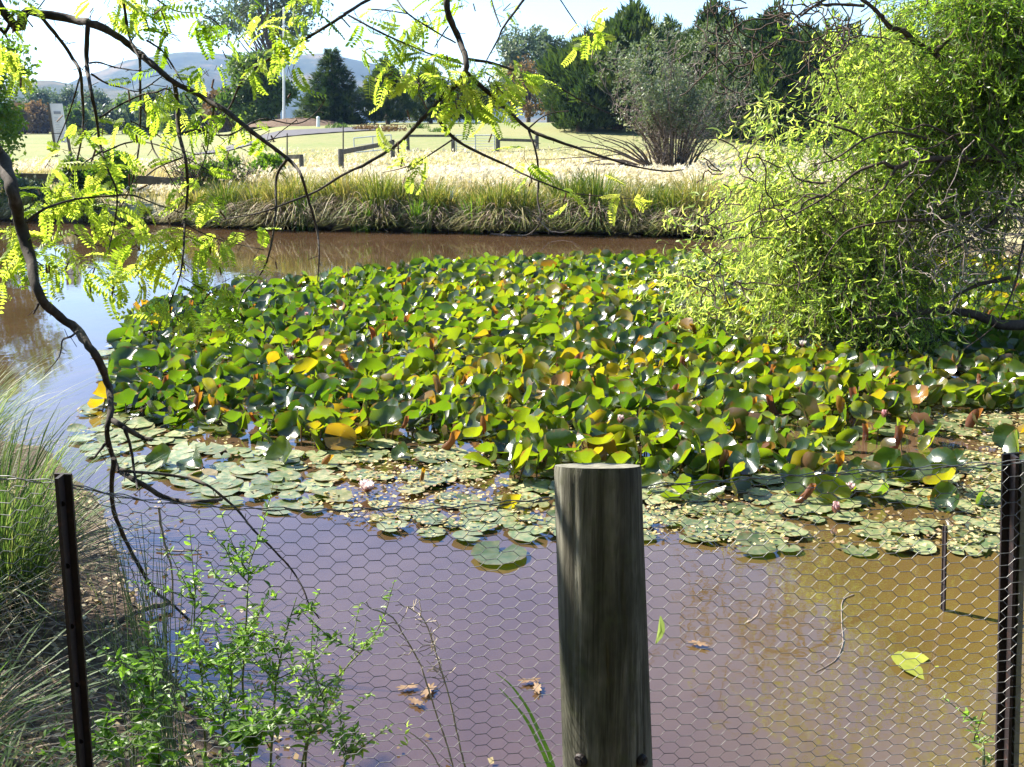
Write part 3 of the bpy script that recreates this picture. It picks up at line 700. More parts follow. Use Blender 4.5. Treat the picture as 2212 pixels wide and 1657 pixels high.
for px, py, s in [(1255, 1640, .0125), (1385, 1641, .011)]:
    q = on_post(px, py); n = q - (top + (foot - top) * ((top[2] - q[2]) / (top[2] - foot[2]))); n[2] = 0; n = nrm(n); mb = MB()
    p_, r_ = np.array([q - n * .004, q + n * .004, q + n * .0075, q + n * .0078]), [s, s, s * .8, s * .1]
    add_tube(mb, p_, r_, 14); e1 = np.cross(n, [0, 0, 1.0]); a_ = np.linspace(0, 6.283, 7)[:6]
    hx = [q + n * .011 + (e1 * math.cos(t) + np.array([0, 0, 1.0]) * math.sin(t)) * s * .55 for t in a_]; hb = [p - n * .006 for p in hx]
    mb.add(hx + hb, [[0, 1, 2, 3], [0, 3, 4, 5]]); mb.add(hx + hb, [[k, k + 6, (k + 1) % 6 + 6, (k + 1) % 6] for k in range(6)])
    part('bolt', mb, STEEL, root, smooth=False)

def picket(p_top, p_low, w, label, pale):
    fy = FY + (.012 if pale else -.03); A = at(*p_top, fy); B = at(*p_low, fy); d = nrm(B - A); B = A + d * ((A[2] + .5) / -d[2])
    root = empty('steel_picket', tuple(B), label, 'fence post', 'steel pickets holding up the wire netting')
    mb = MB(); beam(mb, A, B, w, .006); beam(mb, A + [0, .016, 0], B + [0, .016, 0], .006, .030); o = part('blade', mb, STEEL, root, smooth=False)
    mb = MB()
    for k in range(9):
        q = A + d * (.05 + k * .12) + np.array([w * .18, -.0045, 0]); a = np.linspace(0, 6.283, 13)[:12]
        mb.add([q + np.array([math.cos(t) * .005, -.0006, math.sin(t) * .005]) for t in a], [[0, 1, 2, 3, 4, 5], [0, 5, 6, 7, 8, 9]] if 0 else [[0, 1, 2, 3], [0, 3, 4, 5], [0, 5, 6, 7], [0, 7, 8, 9], [0, 9, 10, 11]])
    part('wire_holes', mb, DARK, root)
    if pale:
        mb = MB(); off = np.array([w * .5 + .006, .002, 0]); beam(mb, A + off + d * .01, B + off, .012, .010); part('flange', mb, STEELP, root, 'pale grey worn edge')
DARK = solid('dark_hole', [(.3, (.006, .005, .005)), (.7, (.012, .01, .01))], 30, .9, .1, 0)
picket((128, 1029), (176, 1657), .0245, 'dark rusty steel picket beside the grass tussock left', False)
picket((2191, 985), (2174, 1657), .021, 'dark steel picket with pale flange at the right frame edge', True)

# netting: flat-topped hexagons, sagging a little between the posts
def top_wire_py(px):
    return np.interp(px, [-400, 128, 300, 480, 700, 1000, 1200, 1290, 1400, 1700, 2000, 2190, 2600], [1000, 1042, 1078, 1096, 1104, 1098, 1081, 1068, 1054, 1030, 1010, 998, 985])
def net_point(u, v):
    """u metres along the fence, v metres down the netting from the top wire"""
    px = PW / 2 + u * F / 1.88; p = at(1, 1, FY); z = np.array([at(a, b, FY)[2] for a, b in zip(np.atleast_1d(px), np.atleast_1d(top_wire_py(px)))])
    x = np.atleast_1d(u) + .012 * np.sin(u * 3 + v * 2.2) * np.minimum(v * 3, 1)
    y = FY + .010 * np.sin(u * 4.1 + 1) * np.sin(v * 3 + .5) + .02 * v * np.sin(u * 1.3)
    zz = z - v + .010 * np.sin(u * 5 + v * 4) * np.minimum(v * 4, 1)
    return np.stack([x, y * np.ones_like(x), zz], -1)
hw, hh = .0305, .0240
A, B = [], []
uu = np.arange(-1.35, 1.35, hw)
for k, u0 in enumerate(uu):
    for v0 in np.arange(0, 1.15, hh):
        o_ = (k % 2) * hh / 2
        s1 = u0 - .0095, u0 + .0095
        A.append((s1[0], v0 + o_)); B.append((s1[1], v0 + o_))                       # twisted strand
        nx_ = u0 + hw - .0095
        A.append((s1[1], v0 + o_)); B.append((nx_, v0 + o_ + (hh / 2 if k % 2 == 0 else -hh / 2)))
        A.append((s1[1], v0 + o_)); B.append((nx_, v0 + o_ + (-hh / 2 if k % 2 == 0 else hh / 2)))
A = np.array(A); B = np.array(B); ok = (A[:, 1] >= 0) & (B[:, 1] >= 0); A, B = A[ok], B[ok]
A3 = net_point(A[:, 0], A[:, 1]); B3 = net_point(B[:, 0], B[:, 1])
tw = np.abs(A[:, 1] - B[:, 1]) < 1e-6
root = empty('wire_netting', (0, FY, .2), 'sagging hexagonal chicken wire netting strung along the pond edge', 'wire netting')
mb = MB(); segs(mb, A3, B3, np.where(tw, .00088, .00062), 4); part('mesh', mb, WIRE, root)
mb = MB()
for dv, ph in ((0, 0), (-.004, 1.7)):
    us = np.linspace(-1.35, 1.35, 160); q = net_point(us, np.full(160, dv)); q[:, 2] += .0025 * np.sin(us * 90 + ph); q[:, 1] += .002 * np.cos(us * 90 + ph)
    add_tube(mb, q, .0011, 5)
part('top_wire', mb, WIRE, root)
mb = MB()
q = [at(132, 1040, FY), at(210, 1062, FY + .01), at(300, 1079, FY)]; add_tube(mb, q, .0011, 5); part('tie_wire', mb, WIRE, root)

# stake in the water
p0 = on(2037, 1318); p1 = at(2041, 1137, p0[1]); root = empty('stake', tuple(p0), 'short dark steel stake standing in the muddy water', 'stake')
mb = MB(); beam(mb, p1, p0 + (p0 - p1) * .3, .026, .005); beam(mb, p1 + [.004, .012, -.004], p0 + (p0 - p1) * .3 + [.004, .012, 0], .005, .02); part('blade', mb, STEEL, root, smooth=False)
mb = MB()
for k in range(3):
    q = p1 + (p0 - p1) * (.15 + .28 * k) + np.array([.004, -.0045, 0]); a = np.linspace(0, 6.283, 9)[:8]
    mb.add([q + np.array([math.cos(t) * .004, -.0006, math.sin(t) * .004]) for t in a], [[0, 1, 2, 3], [0, 3, 4, 5], [0, 5, 6, 7]])
part('wire_holes', mb, DARK, root)

# ------------------------------------------------------------------ honey locust overhanging from the left
LOC = foliage('locust_leaf', [(0, (.06, .14, .012)), (.35, (.17, .26, .018)), (.75, (.34, .42, .08)), (1, (.46, .46, .11))], (1.7, 1.75, .9), .6, .45, .3)
POD = solid('locust_pod', [(.3, (.05, .022, .014)), (.7, (.16, .075, .04))], 60, .6, .3, 0)
loc_root = empty('honey_locust', (-3.6, 2.7, .42), 'honey locust with dark thorny boughs and lacy yellow-green leaves hanging over the pond', 'tree')
limbs = []     # (pts3, radii, part)
def limb(px_pts, d0, d1, r0, r1, name='twig', extra=None, jit=.10, sub=4, n=7):
    """bough traced in the photo from distance d0 to d1, r in photo pixels"""
    k = len(px_pts); D = np.linspace(d0, d1, k); D = D + .06 * np.sin(np.arange(k) * 1.9 + d0 * 7) * (k > 3)
    D[0] = d0; P = np.array([at(a, b, y) for (a, b), y in zip(px_pts, D)])
    R = np.linspace(r0, r1, k) * D / F
    if extra is not None:
        P = np.concatenate([np.array(extra[0], float), P]); R = np.concatenate([extra[1], R])
    p_, r_ = smooth_path(P, R, sub, jit); limbs.append((p_, r_, name, n)); return p_
tr = (-3.6, 2.7)
limb([(0, 17), (60, 24), (160, 43), (195, 50), (240, 70), (283, 100), (330, 140), (375, 177), (430, 206), (490, 242), (545, 286), (600, 326), (635, 356), (652, 385), (668, 440), (684, 494), (689, 552), (686, 606)], 2.5, 2.6, 9.5, 1.3, 'bough',
     ([(tr[0], tr[1], 1.9), (-2.9, 2.7, 2.75), (-2.1, 2.55, 2.98), (-1.5, 2.5, 2.92)], [.07, .05, .03, .016]), n=9)
limb([(-120, 195), (-55, 265), (0, 335), (17, 377), (30, 427), (43, 480), (63, 552), (83, 632), (117, 675), (167, 712), (193, 749), (217, 787), (234, 835), (239, 885), (231, 935), (243, 982), (257, 1019)], 2.35, 2.25, 15.5, 5, 'bough',
     ([(tr[0], tr[1], 1.6), (-2.8, 2.5, 2.25), (-2.0, 2.4, 2.24)], [.08, .05, .026]), n=10)
limb([(956, -60), (964, 0), (971, 40), (991, 83), (1004, 123), (1006, 150), (988, 181), (951, 213), (918, 250), (881, 290), (851, 317), (798, 350), (737, 380), (684, 413), (617, 440), (560, 460), (484, 474)], 3.0, 2.9, 7.5, 1.2, 'bough',
     ([(tr[0], tr[1], 2.2), (-3.1, 2.9, 3.3), (-2.0, 3.0, 3.75), (-.9, 3.05, 3.6), (-.3, 3.0, 3.0)], [.07, .055, .04, .025, .013]), n=9)
limb([(257, 1012), (277, 1018), (340, 1023), (407, 1033), (450, 1050), (480, 1073), (513, 1102), (547, 1144), (594, 1191), (630, 1231), (654, 1271), (667, 1304), (690, 1337)], 2.25, 2.62, 4, 1.6)
limb([(262, 1020), (300, 1042), (350, 1072), (393, 1083), (433, 1083), (478, 1079)], 2.25, 2.3, 6.5, 4.0)
limb([(245, 990), (241, 1050), (246, 1104), (272, 1170), (303, 1227), (334, 1277), (367, 1301), (410, 1341)], 2.25, 2.9, 6, 3)
limb([(239, 905), (267, 922), (300, 942), (328, 951)], 2.24, 2.25, 7, 5)
limb([(262, 920), (270, 929), (283, 972), (290, 1019), (297, 1056)], 2.24, 2.2, 4.5, 2.5)
limb([(230, 955), (218, 970), (203, 990)], 2.24, 2.2, 4, 2.5)
limb([(92, 640), (84, 655), (72, 678)], 2.3, 2.25, 4, 2)
limb([(168, 715), (152, 728), (135, 735), (128, 770), (95, 810)], 2.26, 2.3, 3, .8)
for pts, d0, d1, r0, r1 in [
    ([(620, 343), (597, 383), (595, 467), (580, 552), (560, 595), (527, 632), (510, 682), (490, 712)], 2.6, 2.5, 3.2, 1),
    ([(190, 48), (187, 110), (188, 147), (197, 200), (208, 253), (217, 317), (233, 367), (253, 420), (246, 490), (234, 540)], 2.52, 2.4, 5, 1.2),
    ([(377, 176), (383, 233), (387, 290), (400, 343), (405, 400), (400, 467), (395, 552), (387, 602), (357, 675), (337, 722)], 2.55, 2.4, 5.2, 1.0),
    ([(302, 115), (303, 200), (302, 290), (293, 360), (277, 417), (250, 467), (233, 530)], 2.53, 2.6, 3, .8),
    ([(310, 205), (320, 267), (330, 320), (353, 357), (377, 400), (397, 424)], 2.55, 2.7, 2.2, .8),
    ([(463, 226), (453, 287), (443, 340), (413, 407)], 2.58, 2.7, 2.4, .9),
    ([(83, 30), (127, 83), (157, 127), (173, 157), (178, 213), (180, 260), (173, 317), (160, 367), (143, 403)], 2.5, 2.75, 4.5, 1.2),
    ([(173, 165), (150, 243), (127, 300), (117, 330), (97, 363)], 2.6, 2.7, 2, .8),
    ([(192, 137), (213, 135), (250, 146), (290, 152), (321, 155)], 2.5, 2.4, 2, .9), ([(197, 160), (230, 180), (267, 190), (300, 197), (347, 167), (350, 160)], 2.5, 2.5, 2.2, 1),
    ([(215, 255), (253, 230), (306, 205), (340, 199), (360, 192), (378, 208)], 2.45, 2.55, 2.2, 1.6), ([(220, 327), (200, 340), (176, 357)], 2.45, 2.4, 2, 1), ([(222, 330), (270, 310), (310, 307), (360, 320), (400, 340), (470, 380)], 2.45, 2.6, 2, .8),
    ([(316, 380), (345, 360), (395, 340)], 2.6, 2.5, 1.5, 1.8), ([(393, 287), (430, 281), (470, 292), (500, 290), (530, 273), (547, 264), (573, 257), (633, 268), (667, 257), (690, 235), (703, 213)], 2.5, 2.9, 2.4, .9),
    ([(57, 480), (100, 450), (167, 430), (250, 423), (290, 423), (333, 440), (400, 463)], 2.3, 2.5, 3.5, 1),
    ([(1006, 127), (1054, 135), (1104, 150), (1154, 167), (1204, 187), (1254, 217), (1330, 252)], 3.0, 3.3, 3.2, .9), ([(1008, 158), (1054, 200), (1088, 230), (1138, 277), (1181, 297), (1238, 317), (1304, 340), (1370, 360), (1437, 370), (1475, 367)], 3.0, 3.5, 5, 1.3),
    ([(1141, 280), (1158, 333), (1163, 383), (1161, 433), (1168, 474), (1151, 500), (1131, 510), (1104, 508)], 3.2, 3.3, 2.6, 1.2), ([(1165, 465), (1185, 490), (1225, 500), (1255, 480), (1272, 466)], 3.3, 3.2, 1.3, .8),
    ([(940, 252), (978, 297), (1028, 327), (1094, 357), (1138, 380), (1211, 410), (1254, 420), (1364, 430)], 3.0, 3.1, 3.6, .9), ([(975, 303), (924, 337), (881, 360), (827, 373)], 3.0, 2.9, 2, .9),
    ([(1143, 276), (1171, 253), (1198, 243), (1228, 240)], 3.2, 3.3, 1.8, .9), ([(1138, -10), (1088, 57), (1078, 80), (1051, 130)], 3.2, 3.0, 2.6, 1.3), ([(1058, -10), (1070, 30), (1081, 58)], 3.3, 3.2, 2, 1.6),
    ([(815, -12), (750, 27), (737, 37), (650, 90), (550, 147), (520, 180), (497, 230), (470, 265)], 3.0, 2.7, 4, 1.6), ([(752, 33), (821, 70), (888, 100), (938, 120), (1000, 139)], 3.0, 3.0, 2, 1.6),
    ([(854, -5), (881, 30), (938, 67), (984, 93)], 3.1, 3.0, 2, 1.5), ([(794, 20), (835, 23), (881, 30)], 3.1, 3.1, 1.3, 1.3), ([(968, 57), (954, 77), (938, 103)], 3.0, 3.0, 1.6, 1),
    ([(333, -5), (377, 23), (443, 33), (483, 63)], 2.7, 2.7, 2, .9), ([(265, -8), (275, 60), (283, 90), (300, 127)], 2.5, 2.5, 3.4, 2.2), ([(303, 15), (323, 67), (320, 87)], 2.6, 2.6, 1.6, 1), ([(283, 90), (300, 67), (333, 67), (383, 77)], 2.5, 2.6, 1.6, .8),
    ([(317, 88), (350, 110), (377, 150), (393, 177)], 2.55, 2.55, 2.2, 1.5), ([(1660 - 450, 0), (1240, 45), (1250, 60)], 3.2, 3.2, 1.4, .8), ([(0, 60), (12, 70), (30, 25)], 2.5, 2.5, 4, 3), ([(640, 260), (600, 290), (560, 330)], 2.8, 2.9, 1.2, .7),
    ([(400, 205), (440, 260), (480, 300), (540, 330)], 2.6, 2.8, 1.6, .8), ([(283, 262), (330, 285), (380, 320), (430, 335)], 2.5, 2.7, 1.6, .8), ([(395, 480), (430, 500), (480, 520), (570, 540)], 2.45, 2.5, 1.6, .8), ([(0, 560), (60, 548), (130, 560), (200, 580)], 2.4, 2.5, 2, .8),
    ([(150, 500), (210, 530), (300, 540), (350, 560)], 2.5, 2.5, 1.6, .8), ([(470, 640), (430, 620), (395, 600)], 2.45, 2.45, 1.2, 1)]:
    limb(pts, d0, d1, r0, r1, n=6)
# short thorns and spurs along every twig
mb_thorn = MB(); A, B = [], []
for p_, r_, nm, n in limbs:
    for q in range(2, len(p_) - 1):
        if RNG.random() < .38:
            t = nrm(p_[q + 1] - p_[q - 1]); v = RNG.normal(size=3); v = nrm(v - t * (v @ t)); A.append(p_[q]); B.append(p_[q] + (v + .5 * t) * RNG.uniform(.008, .03))
nb = 0
mb_t = MB(); add_tube(mb_t, *smooth_path([(tr[0] - .1, tr[1], .1), (tr[0], tr[1], 1.3), (tr[0] + .05, tr[1] + .05, 2.4), (tr[0] - .2, tr[1] + .3, 4.0), (tr[0] - .6, tr[1] + .8, 5.6)], [.17, .14, .11, .08, .03], 6, .05), 14)
part('trunk', mb_t, BARK, loc_root)
for e in ([(-3.6, 2.7, 2.2), (-2.6, 1.2, 3.6), (-1.0, -.6, 4.3), (.8, -1.4, 4.6), (2.8, -1.2, 4.5)],): b = MB(); add_tube(b, *smooth_path(e, [.08, .03], 6, .1), 9); part('bough', b, BARK, loc_root)
mb_tw = MB()
for p_, r_, nm, n in limbs:
    if nm == 'bough': b = MB(); add_tube(b, p_, r_, n); part('bough', b, BARK, loc_root)
    else: add_tube(mb_tw, p_, r_, n)
segs(mb_tw, A, B, .0009, 3)

def pinnate(seed, pairs=11, L=.15):
    """compound leaf along +Y with drooping leaflets"""
    r = np.random.default_rng(seed); V, Q = [], []; k = 0; y = np.linspace(.16, 1, pairs) * L
    kx, kz = r.normal(0, .25), r.uniform(.15, .75); bend = lambda s: np.stack([kx * s * s / L, s, -kz * s * s / L], -1)
    for q in range(pairs):
        sz = (.014 + .004 * r.random()) * math.sin(math.pi * (.2 + .72 * q / pairs)) ** .7 + .004
        for sd in (-1, 1):
            d = np.array([sd * .93, .36, -.28 + r.normal(0, .12)]); w = np.array([-.33 * sd, .93, 0]) * (.0040 + .0012 * r.random()); c = bend(np.array(y[q])) ; t = c + d * sz; m_ = c + d * sz * .55 + np.array([0, 0, .002])
            V += [c, m_ - w, t, m_ + w]; Q.append([k, k + 1, k + 2, k + 3] if sd > 0 else [k, k + 3, k + 2, k + 1]); k += 4
    s = np.linspace(0, 1, 5) * L; P = bend(s)
    for q in range(4):
        e = np.array([.0007, 0, 0]); V += [P[q] - e, P[q] + e, P[q + 1] + e * .7, P[q + 1] - e * .7]; Q.append([k, k + 1, k + 2, k + 3]); k += 4
    return np.array(V), np.array(Q)
PIN = [pinnate(s, 9 + s % 4, .056 + .010 * (s % 4)) for s in range(9)]
lf = MB(); pods = MB()
def cluster(px, py, rp, n, y, hue=.55, up=0.0):
    """leaf sprays round a spur"""
    c = at(px, py, y); s = rp * y / F
    T = c + nrm(RNG.normal(size=(n, 3))) * (RNG.random((n, 1)) ** .6) * s * np.array([1, .8, .8]) + [0, 0, .3 * s]
    D = (T - c) / max(s, .01) * .7 + RNG.normal(0, .55, (n, 3)); D[:, 2] -= .45 - up
    R = frames(D, np.tile([0, 0, 1.0], (n, 1)) + RNG.normal(0, .8, (n, 3)))
    v = RNG.integers(0, 9, n); S = RNG.uniform(.62, 1.15, n); tint = np.clip(RNG.normal(hue + .04, .16, n), 0, .95)
    for k in range(9):
        q = v == k
        if q.any(): scatter(lf, *PIN[k], R[q], T[q], S[q], tint[q])
    segs(mb_tw, T, c + (T - c) * .1 + RNG.normal(0, .01, (n, 3)), .0008, 3)
    # dangling catkin-like pods
    m_ = n // 3; A_ = c + RNG.normal(0, .6, (m_, 3)) * s; B_ = A_ + np.stack([RNG.normal(0, .010, m_), RNG.normal(0, .010, m_), -RNG.uniform(.010, .028, m_)], -1); segs(pods, A_, B_, RNG.uniform(.0012, .0025, m_), 4)
for a in [(20, 100, 55, 9, 2.5), (10, 40, 40, 7, 2.5), (50, 30, 40, 5, 2.5), (40, 150, 30, 5, 2.5), (300, 40, 45, 8, 2.6), (340, 20, 40, 8, 2.6), (230, 15, 40, 6, 2.5), (380, 90, 50, 6, 2.6, .3), (440, 60, 40, 5, 2.7, .3),
          (560, 100, 45, 8, 2.8), (610, 60, 45, 9, 2.9), (640, 20, 45, 9, 2.9), (680, 15, 40, 7, 3), (540, 150, 40, 6, 2.7, .4), (600, 130, 40, 6, 2.8), (625, 165, 30, 5, 2.8), (510, 40, 50, 5, 3.0, .3),
          (850, 185, 55, 16, 2.95, .7), (905, 195, 50, 14, 2.95, .7), (940, 165, 45, 10, 2.95, .65), (880, 140, 45, 9, 3.0, .6), (860, 100, 40, 8, 3, .6), (915, 120, 40, 8, 3, .6), (985, 195, 40, 8, 2.95, .7), (975, 225, 35, 7, 2.95, .75),
          (1010, 210, 45, 14, 2.95, .75), (1060, 190, 50, 14, 3, .7), (1110, 200, 45, 12, 3.05, .7), (1070, 235, 45, 12, 3.05, .75), (1120, 165, 40, 8, 3.05, .65), (1040, 160, 35, 7, 3, .6), (1000, 240, 30, 6, 2.95, .7),
          (900, 55, 40, 6, 3.1), (950, 40, 40, 6, 3.1), (1000, 20, 40, 6, 3.1), (820, 30, 40, 5, 3.1), (760, 45, 40, 5, 3.0), (1090, 20, 40, 5, 3.2), (1265, 80, 35, 9, 3.2, .7), (1270, 105, 30, 6, 3.2, .7), (800, 110, 35, 5, 3, .5),
          (130, 445, 55, 14, 2.42, .7), (180, 470, 55, 14, 2.45, .7), (235, 450, 55, 10, 2.5, .65), (90, 470, 45, 10, 2.4, .65), (290, 520, 55, 12, 2.5, .75), (370, 530, 55, 16, 2.5, .8), (430, 530, 55, 14, 2.5, .8), (500, 530, 50, 9, 2.5, .7),
          (330, 560, 50, 10, 2.5, .7), (60, 560, 60, 14, 2.42, .6), (20, 600, 50, 10, 2.4, .55), (130, 590, 60, 14, 2.45, .65), (200, 580, 60, 14, 2.5, .65), (250, 610, 50, 8, 2.5, .6), (30, 520, 45, 8, 2.4, .6), (560, 560, 30, 4, 2.5, .7), (300, 590, 45, 8, 2.5, .7),
          (225, 350, 40, 9, 2.42, .6), (180, 290, 30, 7, 2.6, .5), (160, 330, 25, 5, 2.6, .5), (265, 280, 25, 4, 2.5, .5), (315, 230, 30, 5, 2.5, .55), (355, 200, 35, 7, 2.55, .55), (290, 195, 30, 4, 2.5, .5), (445, 160, 30, 6, 2.6, .55), (390, 255, 25, 4, 2.6, .5),
          (440, 280, 35, 7, 2.6, .4), (500, 265, 35, 7, 2.6, .45), (480, 320, 30, 5, 2.6, .5), (560, 300, 30, 5, 2.7, .5), (430, 390, 35, 6, 2.6, .5), (400, 430, 35, 6, 2.5, .5), (470, 440, 40, 6, 2.5, .5), (300, 400, 35, 5, 2.5, .4),
          (880, 370, 30, 7, 2.9, .75), (860, 330, 22, 4, 2.9, .75), (905, 345, 20, 3, 2.95, .7), (1130, 345, 25, 5, 3.05, .65), (1150, 385, 22, 4, 3.1, .75), (1215, 425, 28, 6, 3.1, .8), (1362, 428, 28, 6, 3.1, .8), (1340, 435, 15, 2, 3.1, .8),
          (440, 655, 45, 9, 2.45, .6), (500, 640, 40, 6, 2.45, .6), (390, 690, 40, 7, 2.4, .6), (470, 690, 35, 5, 2.4, .6), (350, 650, 35, 5, 2.4, .55)]:
    cluster(*a[:3], int(round(a[3] * .85)), *a[4:])
# unseen crown: left clumps shade the bank, overhead ones are added to block skylight
for _ in range(560):
    c = np.array([RNG.normal(-6.9, .8), RNG.normal(4.3, .9), RNG.normal(3.5, .5)]) if _ < 150 else np.array([RNG.uniform(-4, 3.5), RNG.uniform(-4.5, .3), RNG.uniform(3.3, 5.6)]); n = 9
    q = project(c[None])[0]
    if q[2] > .2 and -60 < q[0] < PW + 60 and -60 < q[1] < PH: continue
    T = c + RNG.normal(0, .22 if _ < 150 else .36, (n, 3)); D = RNG.normal(0, .7, (n, 3)); D[:, 2] -= .4
    v = RNG.integers(0, 5); scatter(lf, *PIN[v], frames(D, np.tile([0, 0, 1.0], (n, 1)) + RNG.normal(0, .5, (n, 3))), T, RNG.uniform(2.2, 3.6, n) * (1 if _ < 150 else 1.6), RNG.uniform(.2, .6, n))
    segs(mb_tw, T, np.tile(c, (n, 1)), .002, 3)
    if _ < 150: segs(mb_tw, [c], [np.array([tr[0] - .4, tr[1] + .5, 3.6]) + RNG.normal(0, .3, 3)], .006, 4)
    else: segs(mb_tw, [c], [np.array([RNG.uniform(-3, 2.5), -1.2 + .15 * c[0], 4.3])], .006, 4)
off = 0
for V_, F_, C_ in zip(pods.V, pods.F, pods.C): lf.add(V_, F_ - off, C_, 1); off += len(V_)
part('twigs', mb_tw, BARK, loc_root); part('foliage', lf, [LOC, POD], loc_root, smooth=False)

# ------------------------------------------------------------------ corkscrew willow on the right
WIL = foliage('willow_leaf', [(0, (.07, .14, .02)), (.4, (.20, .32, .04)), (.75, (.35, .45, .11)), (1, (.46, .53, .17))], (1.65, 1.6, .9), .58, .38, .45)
wil = empty('willow_tree', (8.2, 10.2, float(height(np.array(8.2), np.array(10.2)))), 'bright corkscrew willow arching low over the lily pads on the right bank', 'tree')
mb = MB(); add_tube(mb, *smooth_path([(8.3, 10.2, -.2), (8.1, 10.1, .9), (7.9, 9.9, 2.0), (7.4, 9.7, 3.4), (7.0, 9.6, 5.2), (6.6, 9.4, 7.2)], [.36, .28, .25, .2, .13, .04], 6, .05), 16); part('trunk', mb, BARK_W, wil)
wl = []
def wlimb(px_pts, d0, d1, r0, r1, extra=None, n=8, jit=.12):
    k = len(px_pts); D = np.linspace(d0, d1, k); P = np.array([at(a, b, y) for (a, b), y in zip(px_pts, D)]); R = np.linspace(r0, r1, k) * D / F
    if extra is not None: P = np.concatenate([np.array(extra[0], float), P]); R = np.concatenate([extra[1], R])
    wl.append((*smooth_path(P, R, 5, jit), n))
wlimb([(2230, 357), (2140, 341), (2090, 347), (2040, 343), (1967, 350), (1934, 363), (1907, 350)], 9.0, 8.7, 9, 4, ([(7.9, 9.9, 1.9), (6.4, 9.4, 1.8)], [.14, .07]))
wlimb([(1936, 362), (1915, 395), (1905, 410), (1870, 440)], 8.7, 8.6, 3.5, 1.5, n=5)
wlimb([(2230, 300), (2200, 300), (2140, 255), (2080, 172), (2047, 143), (2020, 117), (1974, 90), (1950, 67), (1924, 60), (1904, 37), (1880, 13), (1850, -5), (1800, -8), (1760, 12), (1730, 35)], 9.6, 9.0, 9, 2.5, ([(7.7, 9.8, 2.6), (6.2, 9.7, 2.4)], [.12, .06]))
wlimb([(2020, 110), (2040, 93), (2065, 60), (2090, 15), (2130, -60)], 9.2, 9.2, 5, 5.5)
wlimb([(2230, 702), (2107, 681), (2040, 670), (1974, 676), (1907, 683), (1834, 693)], 9.0, 8.5, 11, 3, ([(8.2, 10.1, .7), (6.6, 9.5, .45)], [.15, .08]))
wlimb([(2230, 430), (2140, 484), (2090, 520), (2040, 547)], 9.0, 8.6, 6, 2, ([(7.9, 9.9, 1.7), (6.0, 9.3, 1.6)], [.1, .04]))
wlimb([(2097, 460), (2007, 474), (1934, 477), (1884, 484)], 8.9, 8.6, 4.5, 2, n=6); wlimb([(1867, 13), (1807, 10), (1760, 13), (1720, 35), (1690, 70)], 9.0, 9.1, 3.5, 1, n=6)
wlimb([(1640, 640), (1600, 620), (1560, 600), (1510, 590)], 9.5, 9.6, 2, 1, n=5); wlimb([(1785, 395), (1760, 395), (1720, 385), (1698, 350)], 9.0, 9.1, 3, 1.2, n=5); wlimb([(1783, 422), (1750, 430), (1732, 445), (1730, 465)], 9.0, 9.0, 3.5, 1.2, n=5)
wlimb([(1970, 300), (1900, 330), (1850, 290), (1790, 270), (1740, 250), (1690, 220), (1650, 215)], 9.1, 9.4, 4, 1, n=6); wlimb([(2000, 590), (1940, 570), (1880, 600), (1830, 640), (1800, 660)], 9.0, 9.0, 3.5, 1, n=6)
wlimb([(2130, 180), (2050, 240), (2000, 300), (1900, 380), (1860, 470), (1800, 560)], 9.4, 9.3, 4, 1.2, n=6); wlimb([(2180, 600), (2100, 620), (2040, 660), (1990, 700)], 8.9, 8.7, 5, 1.5, n=6); wlimb([(2211, 520), (2190, 620), (2150, 700), (2075, 760)], 8.8, 8.3, 3, 1, n=5)
wlimb([(2000, 300), (1930, 285), (1870, 300), (1800, 345), (1750, 355)], 9.0, 8.8, 3.5, 1.2, n=6); wlimb([(1910, 350), (1850, 372), (1790, 420), (1700, 470), (1640, 480)], 8.7, 8.9, 3.5, 1, n=6); wlimb([(2040, 345), (1990, 400), (1950, 440), (1930, 500)], 8.8, 8.6, 3, 1, n=6)
wlimb([(2090, 347), (2060, 300), (2000, 270), (1960, 280), (1900, 255)], 8.8, 8.8, 3.5, 1, n=6); wlimb([(2180, 345), (2120, 300), (2070, 290), (2010, 320), (1960, 315)], 8.8, 8.6, 3, 1, n=6); wlimb([(1884, 484), (1830, 500), (1790, 545), (1760, 600), (1700, 620)], 8.7, 8.9, 2.5, 1, n=6)
for p_, r_, n in wl: mb = MB(); add_tube(mb, p_, r_, n); part('limb', mb, BARK_W, wil)
def curly(seed):
    r = np.random.default_rng(seed); t = np.linspace(0, 1, 5); a = r.uniform(.8, 2.8) * t; k = a[-1]
    y = np.sin(a) / k; z = (1 - np.cos(a)) / k; tw = t * r.uniform(-2.5, 2.5); w = .062 * np.sin(np.pi * (t * .88 + .08))
    e = np.stack([np.cos(tw), 0 * t, np.sin(tw)], -1) * w[:, None]; P = np.stack([.15 * np.sin(t * 4), y, z], -1)
    i = np.arange(4); return np.stack([P - e, P + e], 1).reshape(-1, 3), np.stack([2 * i, 2 * i + 1, 2 * i + 3, 2 * i + 2], -1)
CUR = [curly(s) for s in range(8)]
wf = MB(); wt = MB()
